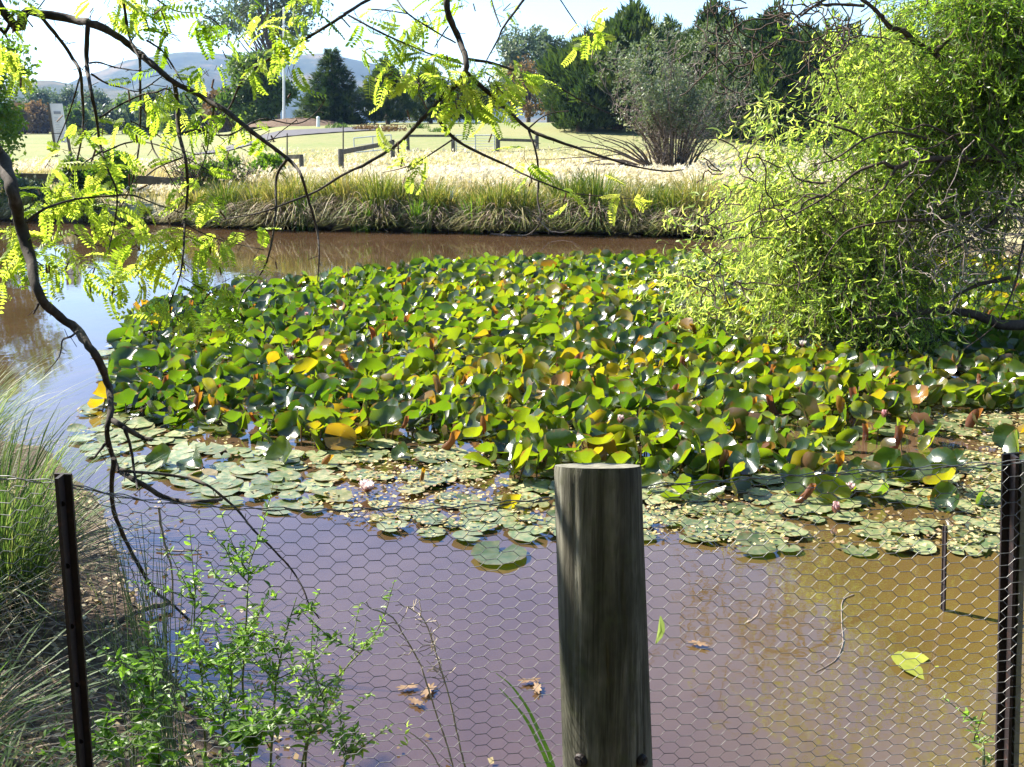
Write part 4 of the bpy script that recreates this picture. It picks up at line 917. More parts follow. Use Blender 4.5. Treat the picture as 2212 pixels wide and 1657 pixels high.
def strands(c, rad3, n, hue, k=9, L=(.30, .75), shell=.5):
    """drooping twisted twigs with leaves through an ellipsoid at c"""
    v = nrm(RNG.normal(size=(n, 3))); S0 = c + v * (RNG.random((n, 1)) ** shell) * rad3
    hole = wobble(S0, 1.7, 17) + .4 * wobble(S0, 4.5, 19) + RNG.normal(0, .2, n); S0 = S0[hole > -.32]; n = len(S0)
    if n == 0: return
    D = nrm((S0 - c) / rad3) * .8 + RNG.normal(0, .5, (n, 3)); D[:, 2] -= .75; D = nrm(D); ln = RNG.uniform(*L, n); t = np.linspace(0, 1, 7); ph = RNG.uniform(0, 6.28, n)
    def pos(t_):
        P = S0[:, None] + D[:, None] * (ln[:, None] * t_)[..., None]; P[..., 2] -= .12 * t_ ** 2
        P[..., 0] += .022 * np.sin(t_ * 13 + ph[:, None]); P[..., 1] += .022 * np.cos(t_ * 13 + ph[:, None]); return P
    P = pos(np.tile(t, (n, 1))); segs(wt, P[:, :-1].reshape(-1, 3), P[:, 1:].reshape(-1, 3), .0024, 3, RNG.random(n * 6))
    tt = RNG.random((n, k)); Q = pos(tt).reshape(-1, 3); N_ = len(Q); dl = RNG.normal(0, .55, (N_, 3)) + np.repeat(D, k, 0) * .6; dl[:, 2] -= .75
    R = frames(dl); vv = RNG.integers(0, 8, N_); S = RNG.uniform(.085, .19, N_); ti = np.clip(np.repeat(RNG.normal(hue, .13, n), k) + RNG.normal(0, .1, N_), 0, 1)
    for q in range(8):
        m_ = vv == q; scatter(wf, *CUR[q], R[m_], Q[m_], S[m_], ti[m_])
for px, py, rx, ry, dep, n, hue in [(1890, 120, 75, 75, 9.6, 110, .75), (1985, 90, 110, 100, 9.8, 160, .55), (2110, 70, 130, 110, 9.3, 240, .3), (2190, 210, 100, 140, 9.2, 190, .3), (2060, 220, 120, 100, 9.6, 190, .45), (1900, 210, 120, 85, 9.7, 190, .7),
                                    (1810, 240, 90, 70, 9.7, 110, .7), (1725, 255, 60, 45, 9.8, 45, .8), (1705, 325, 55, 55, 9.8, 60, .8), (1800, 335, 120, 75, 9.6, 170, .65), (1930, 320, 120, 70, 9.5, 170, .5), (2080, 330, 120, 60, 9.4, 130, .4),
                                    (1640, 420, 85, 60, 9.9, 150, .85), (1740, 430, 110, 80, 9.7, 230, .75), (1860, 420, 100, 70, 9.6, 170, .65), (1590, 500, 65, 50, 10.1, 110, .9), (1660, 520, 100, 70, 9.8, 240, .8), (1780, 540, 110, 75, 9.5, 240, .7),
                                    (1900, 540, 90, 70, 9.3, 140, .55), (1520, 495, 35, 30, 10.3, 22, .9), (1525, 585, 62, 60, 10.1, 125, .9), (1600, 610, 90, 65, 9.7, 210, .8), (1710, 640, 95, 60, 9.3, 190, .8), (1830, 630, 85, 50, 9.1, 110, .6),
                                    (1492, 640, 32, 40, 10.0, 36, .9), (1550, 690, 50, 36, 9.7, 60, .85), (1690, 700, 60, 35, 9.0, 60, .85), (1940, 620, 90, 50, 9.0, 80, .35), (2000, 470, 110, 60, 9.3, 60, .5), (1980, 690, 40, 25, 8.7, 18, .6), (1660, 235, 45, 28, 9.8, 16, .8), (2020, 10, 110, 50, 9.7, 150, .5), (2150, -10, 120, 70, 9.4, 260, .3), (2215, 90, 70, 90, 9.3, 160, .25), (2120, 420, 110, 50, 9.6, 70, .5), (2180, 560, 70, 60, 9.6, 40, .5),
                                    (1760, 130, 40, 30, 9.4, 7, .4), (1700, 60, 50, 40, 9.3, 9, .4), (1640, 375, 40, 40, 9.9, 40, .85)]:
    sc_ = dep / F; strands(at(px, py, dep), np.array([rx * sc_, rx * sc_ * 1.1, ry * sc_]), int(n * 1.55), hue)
for c, r3, n in [((5.2, 9.6, 4.1), (2.2, 1.6, .8), 420), ((3.4, 9.3, 3.9), (1.0, 1.0, .6), 150), ((6.6, 9.4, 5.6), (2.2, 1.8, 1.2), 380), ((4.4, 9.0, 5.2), (1.6, 1.4, .8), 240), ((7.8, 9.4, 3.0), (1.6, 1.8, 1.6), 260), ((8.0, 8.0, 4.5), (1.8, 1.6, 1.4), 240), ((6.4, 7.8, 4.4), (1.6, 1.2, .9), 220), ((4.9, 8.0, 4.6), (1.3, 1.0, .7), 150)]:
    strands(np.array(c), np.array(r3), n, .5, 9, (.4, .8))
# bare contorted twigs low on the right
A, B = [], []
for _ in range(190):
    px, py = RNG.uniform(1950, 2260), RNG.normal(505, 70); d = RNG.uniform(8.4, 9.6); p = at(px, py, d); v = nrm(RNG.normal(size=3) + np.array([-.4, -.2, -.25])); ln = RNG.uniform(.03, .06)
    for _s in range(RNG.integers(8, 24)):
        v = nrm(v + RNG.normal(0, .30, 3) + [-.03, 0, -.02]); q = p + v * ln; A.append(p); B.append(q); p = q
mb = MB(); segs(mb, A, B, RNG.uniform(.0025, .0055, len(A)), 4, RNG.random(len(A))); part('dead_twigs', mb, DEADWOOD, wil)
A, B = [], []
for _ in range(46):
    px, py = RNG.uniform(1560, 1930), RNG.uniform(-10, 130); d = RNG.uniform(9, 10); p = at(px, py, d); v = nrm(RNG.normal(size=3) + [-.6, 0, -.2])
    for _s in range(RNG.integers(10, 22)):
        v = nrm(v + RNG.normal(0, .38, 3)); q = p + v * .06; A.append(p); B.append(q); p = q
for _ in range(40):
    px, py = RNG.uniform(1520, 1900), RNG.uniform(330, 680); d = RNG.uniform(8.7, 9.2); p = at(px, py, d); v = nrm(RNG.normal(size=3) + [-.6, 0, -.2])
    for _s in range(RNG.integers(8, 16)):
        v = nrm(v + RNG.normal(0, .45, 3)); q = p + v * .05; A.append(p); B.append(q); p = q
segs(wt, A, B, .006, 4, .3)
part('twigs', wt, BARK_W, wil); part('foliage', wf, WIL, wil, smooth=False)

# ------------------------------------------------------------------ trees beyond the pond
CON = foliage('conifer_needles', [(0, (.014, .034, .018)), (.5, (.03, .065, .022)), (1, (.085, .115, .03))], (1.4, 1.5, .5), .22, .6, .2)
CYP = foliage('cypress_sprays', [(0, (.022, .045, .02)), (.5, (.06, .095, .03)), (1, (.15, .175, .055))], (1.4, 1.5, .5), .25, .6, .2)
EUC = foliage('eucalypt_leaf', [(0, (.055, .085, .065)), (.5, (.10, .14, .095)), (1, (.19, .20, .12))], (1.3, 1.4, .8), .3, .5, .3)
PEP = foliage('soft_green_leaf', [(0, (.04, .075, .022)), (.5, (.085, .14, .04)), (1, (.17, .22, .065))], (1.6, 1.7, .5), .35, .5, .2)
GRY = foliage('grey_green_leaf', [(0, (.05, .075, .045)), (.5, (.11, .145, .085)), (1, (.21, .235, .15))], (1.3, 1.4, .7), .3, .5, .3)
BRN = foliage('browned_leaf', [(0, (.10, .065, .03)), (.6, (.19, .13, .06)), (1, (.25, .19, .10))], (1.3, 1.1, .6), .3, .6, .2)
BRT = foliage('bright_green_leaf', [(0, (.05, .11, .015)), (.5, (.10, .19, .025)), (1, (.20, .27, .04))], (1.6, 1.7, .5), .45, .45, .3)
FAN = []
for s in range(4):
    r = np.random.default_rng(s); V, Q = [], []
    for k in range(5):
        a = r.uniform(-.8, .8); ln = r.uniform(.6, 1); d = np.array([math.sin(a), math.cos(a), r.normal(0, .25)]) * ln; w = np.array([math.cos(a), -math.sin(a), 0]) * .075; o_ = np.array([r.normal(0, .1), r.uniform(0, .3), r.normal(0, .08)])
        V += [o_, o_ + d * .5 - w, o_ + d, o_ + d * .5 + w]; Q.append([4 * k, 4 * k + 1, 4 * k + 2, 4 * k + 3])
    FAN.append((np.array(V), np.array(Q)))
LEAFS = []
for s in range(4):
    r = np.random.default_rng(50 + s); V, Q = [], []
    for k in range(6):
        d = nrm(r.normal(size=3) + [0, .3, -.3]); w = nrm(np.cross(d, r.normal(size=3))) * .20; o_ = r.normal(0, .42, 3); ln = r.uniform(.55, .9)
        V += [o_, o_ + d * ln * .5 - w, o_ + d * ln, o_ + d * ln * .5 + w]; Q.append([4 * k, 4 * k + 1, 4 * k + 2, 4 * k + 3])
    LEAFS.append((np.array(V), np.array(Q)))
def spray(mb, T, D, S, tint, tpl, up=None):
    N_ = len(T); R = frames(D, up); v = RNG.integers(0, 4, N_)
    for k in range(4):
        q = v == k
        if q.any(): scatter(mb, *tpl[k], R[q], T[q], np.broadcast_to(S, (N_,))[q], np.broadcast_to(tint, (N_,))[q])
def tree_root(name, label, px, y, top_py, group=None, cat='tree'):
    g = ground_at(px, y); z1 = at(px, top_py, y)[2]; return empty(name, tuple(g), label, cat, group), g, z1 - g[2]
def conifer(label, px, y, top_py, wpx, mat=None, n=1.0, lean=0.0, name='conifer_tree', group=None, bottom=.02, power=.8):
    root, g, H = tree_root(name, label, px, y, top_py, group); W = wpx * y / F / 2; mb = MB()
    add_tube(mb, *smooth_path([g - [0, 0, .3], g + [lean * .3, 0, H * .5], g + [lean, 0, H * .97]], [W * .085, W * .05, .02], 4), 8); part('trunk', mb, BARK_T, root)
    T, D, S, ti = [], [], [], []; lv = int(30 * n ** .5)
    for k in range(lv):
        h = bottom + (1 - bottom) * (k + RNG.random() * .7) / lv; r_ = W * ((1 - h) ** power) * (1 if h > .12 else .75 + h * 2); nb_ = max(4, int(13 * n * (1 - .5 * h)))
        for b in range(nb_):
            a = RNG.uniform(0, 6.28); L_ = r_ * RNG.uniform(.7, 1.15) + .15; m_ = max(4, int(9 * (L_ / max(W, .1)) + 4)); t = (np.arange(m_) + RNG.random(m_)) / m_; t = t ** .7
            d = np.array([math.cos(a), math.sin(a), 0]); P = g + np.array([lean * h, 0, h * H]) + d * (t * L_)[:, None] + np.array([0, 0, 1.0]) * (L_ * (.16 * t - .34 * t ** 2) + RNG.normal(0, .09, m_) * L_ * .5)[:, None]
            T.append(P); D.append(d * 1.0 + RNG.normal(0, .42, (m_, 3)) + [0, 0, .12]); S.append(np.full(m_, 1.0) * (.24 + .14 * (1 - h)) * W * .62 * RNG.uniform(.7, 1.25, m_)); ti.append(np.clip(RNG.normal(.35, .15) + .3 * t + RNG.normal(0, .12, m_), 0, 1))
    T, D, S, ti = map(np.concatenate, (T, D, S, ti)); mb = MB(); spray(mb, T, D, S, ti, FAN, np.tile([0, 0, 1.0], (len(T), 1)) + RNG.normal(0, .35, (len(T), 3))); part('crown', mb, mat or CON, root, smooth=False)
def cypress(label, px, y, top_py, wpx, n=2600, mat=None, lean=0.0, name='cypress_tree', group=None, belly=.32, seed=0):
    root, g, H = tree_root(name, label, px, y, top_py, group); W = wpx * y / F / 2; mb = MB()
    add_tube(mb, *smooth_path([g - [0, 0, .3], g + [lean * .4, 0, H * .5], g + [lean, 0, H * .9]], [W * .1, W * .06, .03], 4), 8); part('trunk', mb, BARK_T, root)
    h = RNG.random(n) ** .9; a = RNG.uniform(0, 6.28, n)
    pr = np.where(h < belly, .72 + .28 * np.sin(h / belly * math.pi / 2), np.cos((h - belly) / (1 - belly) * math.pi / 2) ** .75)
    q = np.stack([np.cos(a) * 2, np.sin(a) * 2, h * H / W * 1.6], -1); lump = 1 + .30 * wobble(q, 1.15, seed + 2) + .17 * wobble(q, 3, seed + 3) + .22 * (RNG.random(n) < .06)
    r_ = W * pr * lump * (RNG.random(n) ** .28); hz_ = h * H * .97 * (1 + .16 * wobble(q * [1, 1, 0], 1.4, seed + 9)); T = g + np.stack([np.cos(a) * r_ + lean * h, np.sin(a) * r_, hz_ + .05], -1)
    D = np.stack([np.cos(a) * .55, np.sin(a) * .55, np.full(n, .9)], -1) + RNG.normal(0, .3, (n, 3)); ti = np.clip(.42 + .3 * wobble(q, 2.2, seed + 5) + RNG.normal(0, .14, n), 0, 1)
    mb = MB(); spray(mb, T, D, W * .24 * RNG.uniform(.7, 1.4, n) * (1.1 - .4 * h), ti, FAN); part('crown', mb, mat or CYP, root, smooth=False)
def broad(label, px, y, top_py, wpx, mat, n=2200, size=.30, lobes=13, base=.25, gap=-.5, name='leafy_tree', group=None, seed=0, trunk=True, cat='tree', hue=.5, rtrunk=.05):
    root, g, H = tree_root(name, label, px, y, top_py, group, cat); W = wpx * y / F / 2; r = np.random.default_rng(seed + 40); mb = MB()
    L_ = []
    for k in range(lobes):
        h = base + (1 - base) * (k + .5) / lobes; a = r.uniform(0, 6.28); rr = W * math.sqrt(max(0, 1 - ((h - .55) / .62) ** 2)) * r.uniform(.25, .75); L_.append((g + np.array([math.cos(a) * rr, math.sin(a) * rr, h * H * .92]), W * r.uniform(.30, .5), H * (1 - base) * r.uniform(.14, .22)))
    if trunk:
        add_tube(mb, *smooth_path([g - [0, 0, .3], g + [r.normal(0, .05) * W, 0, H * .3], g + [r.normal(0, .15) * W, 0, H * .7]], [H * rtrunk * .8, H * rtrunk * .55, H * rtrunk * .2], 4), 8)
        for c, a_, b_ in L_: add_tube(mb, *smooth_path([g + [0, 0, H * min(.3, base)], (g + c) / 2 + [0, 0, H * .1], c], [H * rtrunk * .4, H * rtrunk * .22, .02], 3), 5)
        part('trunk', mb, BARK_T, root)
    mb = MB()
    for c, a_, b_ in L_:
        m_ = n // lobes; v = nrm(r.normal(size=(m_, 3))); T = c + v * (r.random((m_, 1)) ** .4) * np.array([a_, a_, b_]); ok = wobble(T, 2.2 / max(a_, .2), seed) + r.normal(0, .25, m_) > gap; T, v = T[ok], v[ok]
        if len(T): spray(mb, T, v + RNG.normal(0, .6, v.shape) - [0, 0, .3], size * RNG.uniform(.6, 1.3, len(T)), np.clip(hue + r.normal(0, .12) + RNG.normal(0, .14, len(T)), 0, 1), LEAFS)
    part('crown', mb, mat, root, smooth=False)

FB = 'trees standing beyond the mown lawn'
broad('soft round pale-green tree left of the white flagpole', 567, 74, 120, 165, PEP, 4200, .42, 16, .06, -.8, 'leafy_tree', FB, 3, hue=.55)
conifer('dark blue-green spruce just right of the white flagpole', 722, 68, 106, 165, CON, 1.3, name='spruce_tree', group=FB)
cypress('broad green cypress right of the dark spruce', 838, 70, 128, 105, 2600, seed=1, group=FB); cypress('smaller dark cypress behind the hanging yellow locust leaves', 930, 73, 150, 100, 2200, seed=4, group=FB); cypress('low dark cypress between the lawn and the blue eucalypts', 1010, 76, 175, 110, 1800, seed=6, group=FB)
broad('sparse bluish eucalypt above the middle of the lawn', 1110, 96, 60, 120, EUC, 1500, .50, 12, .3, -.1, 'eucalypt_tree', FB, 5, hue=.5); broad('taller thin bluish eucalypt left of the big dark cypress', 1195, 100, 62, 120, EUC, 1700, .50, 12, .25, -.15, 'eucalypt_tree', FB, 6, hue=.45)
broad('thin brown-leaved tree below the bluish eucalypts', 1140, 82, 125, 85, BRN, 700, .36, 10, .2, 0, 'browning_tree', FB, 7)
broad('small brown tree beside the big dark cypress', 1185, 80, 140, 70, BRN, 500, .36, 8, .2, 0, 'browning_tree', FB, 17)
cypress('big dark green cypress with swept boughs behind the grey bush', 1330, 58, 48, 280, 4600, lean=.9, seed=8, belly=.35, group=FB); cypress('low dark cypress bough mass spreading at the lawn\'s right end', 1250, 56, 150, 130, 1900, seed=18, belly=.35, group=FB)
cypress('tall dark cypress behind the leafless twigs', 1540, 54, 40, 210, 3600, seed=9, group=FB); cypress('dark cypress between grey bush and bright willow', 1655, 50, 55, 230, 4200, seed=10, group=FB); cypress('dark cypress partly hidden by the willow\'s left edge', 1780, 52, 70, 210, 3400, seed=12, group=FB)
cypress('dark cypress filling the gap behind the grey bush', 1440, 63, 66, 170, 2400, seed=51, group=FB); cypress('dark cypress top between two taller ones behind the bare twigs', 1600, 62, 62, 170, 2200, seed=52, group=FB); cypress('dark cypress in the gap left of the willow', 1722, 62, 78, 190, 2400, seed=53, group=FB)
cypress('far dark cypress behind the middle of the willow', 1920, 55, 80, 220, 2600, seed=13, group=FB); cypress('far dark cypress behind the right of the willow', 2080, 55, 70, 240, 2600, seed=14, group=FB)
broad('tall airy blue-grey eucalypt whose foliage fills the sky at top left', 600, 112, -150, 330, EUC, 3000, .62, 22, .52, -.15, 'eucalypt_tree', FB, 23, hue=.35, rtrunk=.02)
FL = 'hazy trees across the far paddock'
for px, y, tp, w_, mt, s, lab in [(70, 170, 196, 100, EUC, 1, 'hazy grey eucalypt with a forked top left of the sign'), (140, 190, 192, 110, EUC, 2, 'hazy grey eucalypt rising behind the leaning sign'), (205, 180, 198, 100, EUC, 3, 'hazy grey eucalypt just right of the leaning sign'),
                                  (40, 140, 235, 60, BRN, 4, 'brownish shrub at the paddock\'s far left end'), (95, 150, 232, 70, BRN, 5, 'brownish rounded tree behind the sign\'s left post'), (270, 150, 215, 90, PEP, 6, 'pale green tree right of the hazy eucalypts'),
                                  (330, 130, 205, 90, GRY, 7, 'grey-green tree below the blue hill'), (390, 120, 215, 90, PEP, 8, 'olive tree beneath the hill\'s summit'), (440, 125, 200, 80, EUC, 9, 'tall grey eucalypt left of the round pale tree'), (482, 110, 205, 60, BRN, 10, 'orange-tinged small tree beside the round pale tree'),
                                  (300, 160, 235, 120, GRY, 11, 'low grey bush line under the pale green tree'), (-40, 160, 200, 110, EUC, 12, 'hazy eucalypt at the left frame edge'), (170, 130, 240, 70, PEP, 13, 'low green bush to the right of the sign'), (235, 140, 240, 70, GRY, 14, 'low grey-green bush right of the sign')]:
    broad(lab, px, y, tp, w_, mt, 900, .8, 9, .12, -.5, 'far_tree', FL, s + 60, hue=.4)
# unseen wood, added behind the camera to block skylight and shade the near fence
mb = MB(); n = 9000; T = np.stack([RNG.uniform(-11, 11, n), RNG.uniform(-10.5, -5.5, n), .3 + 7.5 * RNG.random(n) ** .9], -1); T = T[wobble(T, .7, 41) > -.9]; D = RNG.normal(0, .7, T.shape) + [0, .4, .3]
spray(mb, T, D, RNG.uniform(.5, 1.0, len(T)), RNG.uniform(0, .45, len(T)), FAN)
for x in np.linspace(-10, 10, 9): add_tube(mb, [[x, -8 + math.sin(x * 3), -.2], [x + .2, -8 + math.sin(x * 3), 3], [x, -8, 7]], [.2, .15, .04], 8, m=1)
tag(mb.build('added_shade_woods', [CON, BARK_T], smooth=False), 'unseen dark wood added behind the near bank to block skylight', 'added_shade_woods', kind='stuff')
# small green tree at the left water's edge
broad('bright broad-leaved small tree on the left bank at the frame edge', -42, 24, 40, 270, BRT, 3000, .17, 16, .10, -.4, 'small_tree', None, 31, hue=.55)
# grey half-bare bush behind the far bank
root, g, H = tree_root('grey_bush', 'tall grey half-bare bush with a thicket of upright stems beside the willow', 1455, 31, 38, cat='bush'); mb = MB(); fol = MB(); tips = []
for k in range(70):
    a = RNG.uniform(0, 6.28); le = RNG.uniform(.05, .95); hh_ = H * RNG.uniform(.4, 1.02) * (1 - .35 * le); rr = 2.5 * le * hh_ / H * 1.6; b_ = g + np.array([math.cos(a) * .35 * RNG.random(), math.sin(a) * .35 * RNG.random(), -.1])
    P = [b_, b_ + np.array([math.cos(a) * rr * .35, math.sin(a) * rr * .35, hh_ * .45]), b_ + np.array([math.cos(a) * rr * .8, math.sin(a) * rr * .8, hh_ * .8]) + RNG.normal(0, .08, 3), b_ + np.array([math.cos(a) * rr, math.sin(a) * rr, hh_]) + RNG.normal(0, .12, 3)]
    p_, r_ = smooth_path(P, [RNG.uniform(.02, .045), .012, .006], 4, .3); add_tube(mb, p_, r_, 5, .5); tips.append(p_)
part('stems', mb, BARK_T, root); A, B = [], []
for p_ in tips:
    for q in range(3, len(p_)):
        for _s in range(2):
            d = nrm(RNG.normal(size=3) + [0, 0, .6]); m_ = p_[q] + d * RNG.uniform(.12, .4); A.append(p_[q]); B.append(m_)
            for _u in range(1): A.append(m_); B.append(m_ + nrm(d + RNG.normal(0, .7, 3)) * RNG.uniform(.12, .3))
mb = MB(); segs(mb, A, B, .006, 3, RNG.random(len(A))); part('twigs', mb, DEADWOOD, root)
T = np.array(B); T = np.repeat(T, 6, 0) + RNG.normal(0, .11, (len(T) * 6, 3)); T = T[(RNG.random(len(T)) < np.clip((T[:, 2] - g[2]) / H * 1.1 - .2, .02, .9)) & (wobble(T, 1.6, 93) + RNG.normal(0, .3, len(T)) > -.05)]; spray(fol, T, RNG.normal(size=T.shape), .11 * RNG.uniform(.6, 1.4, len(T)), np.clip(RNG.normal(.5, .2, len(T)), 0, 1), LEAFS); part('foliage', fol, GRY, root, smooth=False)
# fallen fan of bare boughs at its foot
root = empty('fallen_bough', tuple(ground_at(1390, 29)), 'fan of dark bare boughs sprawling left from the grey bush', 'bough'); mb = MB(); b0 = at(1410, 366, 29)
for px, py in [(1180, 345), (1215, 318), (1250, 300), (1275, 292), (1300, 296), (1230, 360), (1200, 380), (1330, 300), (1360, 305), (1290, 340), (1260, 385), (1385, 310)]:
    e = at(px, py, 28 + RNG.uniform(-1, 1)); m_ = (b0 + e) / 2 + np.array([0, 0, RNG.uniform(.1, .25)]); p_, r_ = smooth_path([b0, m_, e], [.035, .02, .008], 6, .25); add_tube(mb, p_, r_, 5)
    for q in range(4, len(p_), 2): segs(mb, [p_[q]], [p_[q] + (p_[q] - p_[q - 2]) * .9 + RNG.normal(0, .12, 3)], .006, 3)
part('boughs', mb, BARK_T, root)

# ------------------------------------------------------------------ paddock things: sign, rails, gates, pole, road
WOODR = solid('grey_rail', [(.3, (.05, .045, .038)), (.6, (.12, .11, .09)), (.8, (.2, .18, .15))], 6, .85, .2, .3, .004)
WHITE = solid('white_paint', [(.3, (.62, .63, .62)), (.7, (.78, .78, .76))], 3, .5, .4, 0)
PIPE = solid('galvanised_pipe', [(.3, (.40, .42, .42)), (.7, (.55, .56, .56))], 20, .45, .5, 0)
GREY = solid('sign_lettering', [(.3, (.22, .24, .27)), (.7, (.3, .32, .35))], 20, .6, .3, 0)
def rail_fence(pts, y0, y1, label, rails, w=.10, name='rail_fence'):
    """pts: (px, top py, base py) of each post"""
    ys = np.linspace(y0, y1, len(pts)); tops = [at(a, b, y) for (a, b, c), y in zip(pts, ys)]; foots = []
    for t in tops: f = t.copy(); f[2] = float(height(np.array(t[0]), np.array(t[1]))) - .1; foots.append(f)
    root = empty(name, tuple(foots[0]), label, 'fence', 'timber rail fences in the paddock')
    for t, f in zip(tops, foots): mb = MB(); add_tube(mb, [f, f + (t - f) * .98, t], [w * .6, w * .55, w * .5], 8); part('post', mb, WOODR, root)
    for i, j, f0, f1, h in rails: mb = MB(); beam(mb, tops[i] - [0, .06, f0], tops[j] - [0, .06, f1], .05, h); part('rail', mb, WOODR, root, smooth=False)
rail_fence([(-60, 372, 400), (46, 374, 400), (131, 376, 402), (258, 378, 404), (325, 380, 405), (388, 382, 406)], 25.5, 25.5, 'low dark timber rail fence in tall grass at far left', [(0, 1, .10, .10, .19), (1, 2, .10, .10, .2), (2, 3, .10, .10, .18), (3, 4, .10, .10, .20), (4, 5, .1, .12, .18)], .15)
rail_fence([(560, 330, 365), (650, 334, 372)], 34, 33, 'short rail and corner post behind the long bough\'s tip', [(0, 1, .18, .06, .13)], .13); rail_fence([(735, 322, 368), (847, 302, 338)], 32, 40, 'slanting single-rail fence left of the hanging bough', [(0, 1, .10, .10, .15)], .15)
rail_fence([(880, 291, 328), (978, 291, 336)], 45, 44, 'paddock fence with thin top rail left of the pipe gate', [(0, 1, .05, .05, .10)], .14); rail_fence([(1075, 290, 340), (1159, 293, 336)], 44, 45, 'paddock fence with pale top rail right of the pipe gate', [(0, 1, .22, .22, .12)], .16)
def gate(A, B, z, label, n, bars):
    root = empty('farm_gate', tuple(np.array(A) + 0), label, 'gate', 'pale pipe farm gates'); A = np.array(A); B = np.array(B); up = np.array([0, 0, z]); mb = MB()
    for a, b in ((A, B), (A + up, B + up), (A, A + up), (B, B + up), ((A + B) / 2, (A + B) / 2 + up)): add_tube(mb, [a, (a + b) / 2, b], .025, 7)
    part('frame', mb, PIPE, root); mb = MB()
    for k in range(1, bars + 1): add_tube(mb, [A + up * k / (bars + 1), B + up * k / (bars + 1)], .010, 4)
    part('wires', mb, PIPE, root)
a, b = at(985, 334, 44), at(1068, 334, 44); gate(a, b, .78, 'pale wide wire gate between two timber posts on the lawn', 1, 6)
a, b = at(765, 330, 42), at(845, 322, 43); gate(a, b, .56, 'pale pipe gate behind the slanting single-rail fence', 1, 1)
# leaning information sign
root = empty('information_sign', tuple(ground_at(128, 30)), 'tall leaning white panel sign on dark posts standing in the left paddock', 'sign')
def quad3(a, b, c, d, th, mb):
    P = np.array([a, b, c, d]); n = nrm(np.cross(P[1] - P[0], P[3] - P[0])) * th; V = np.concatenate([P - n, P + n]); Q = np.array([[0, 3, 2, 1], [4, 5, 6, 7], [0, 1, 5, 4], [1, 2, 6, 5], [2, 3, 7, 6], [3, 0, 4, 7]]); mb.add(V[Q].reshape(-1, 3), np.arange(24).reshape(6, 4))
yS = 30.0; sg = lambda u, v, dy=0.0: at(107 + 27 * u + v * 13 , 224 + 84 * v, yS + dy)
mb = MB(); quad3(sg(0, 1), sg(1, 1), sg(1, 0), sg(0, 0), .02, mb); part('panel', mb, WHITE, root, smooth=False)
mb = MB(); quad3(sg(.22, .27, -.03), sg(.78, .27, -.03), sg(.78, .20, -.03), sg(.22, .20, -.03), .003, mb); part('heading', mb, GREY, root, smooth=False)
mb = MB()
for k in range(9): v = .36 + k * .06; quad3(sg(.2, v + .018, -.03), sg(.5 + .28 * ((k * 37) % 10) / 10, v + .018, -.03), sg(.5 + .28 * ((k * 37) % 10) / 10, v, -.03), sg(.2, v, -.03), .002, mb)
part('text_lines', mb, solid('faint_text', [(.3, (.5, .51, .52)), (.7, (.56, .57, .58))], 20, .6, .3, 0), root, smooth=False)
for u, nm in ((-.1, 0), (1.05, 1)):
    mb = MB(); a = sg(u, 0 if nm == 0 else .72, -.02); b = sg(u, 1.0, -.02); b = b + (b - sg(u, .5, -.02)) * .75; beam(mb, a, b, .06, .06); part('post', mb, WOODR, root, smooth=False)
# white pole, small posts and stakes
def pole(px, p1, y, r, label, mat, cat, name, group=None):
    g = ground_at(px, y); t = at(px, p1, y); t = np.array([g[0] + (t[0] - g[0]), g[1], t[2]]); root = empty(name, tuple(g), label, cat, group); mb = MB(); add_tube(mb, [g - [0, 0, .1], (g + t) / 2, t], [r, r * .9, r * .75], 8); part('shaft', mb, mat, root)
    mb = MB(); add_tube(mb, [t - [0, 0, r * .2], t + [0, 0, r * .7], t + [0, 0, r * 1.1]], [r * .9, r * .9, r * .2], 8); part('cap', mb, mat, root)
pole(613, 20, 66, .085, 'slender white flagpole between the pale round tree and spruce', WHITE, 'pole', 'flag_pole'); pole(687, 256, 62, .11, 'short white marker post at the foot of the spruce', WHITE, 'post', 'marker_post')
pole(620, 290, 38, .03, 'thin dark stake on the lawn left of the white marker post', WOODR, 'stake', 'garden_stake'); pole(741, 274, 38, .03, 'thin dark stake above the slanting rail fence', WOODR, 'stake', 'garden_stake')
pole(822, 396, 23.5, .05, 'squat grey stump of a post in the bank grass', WOODR, 'post', 'old_post'); pole(829, 383, 24, .018, 'thin rusty stake beside the squat post in bank grass', WOODR, 'stake', 'garden_stake')
p0 = on(968, 500); p1 = at(975, 412, p0[1] + .3); root = empty('depth_marker', (p1[0], p1[1], 0.0), 'dark post with a small white plate on the far bank', 'post'); mb = MB(); beam(mb, p1, np.array([p1[0], p1[1], .0]), .11, .09); part('post', mb, WOODR, root, smooth=False)
mb = MB(); box(mb, p1 + [0, -.055, -.08], (.06, .012, .15)); part('plate', mb, WHITE, root, smooth=False); mb = MB(); add_tube(mb, [p1 + [-.05, -.05, -.1], [p0[0], p0[1], -.1]], .012, 5); part('gauge_rod', mb, DEADWOOD, root)
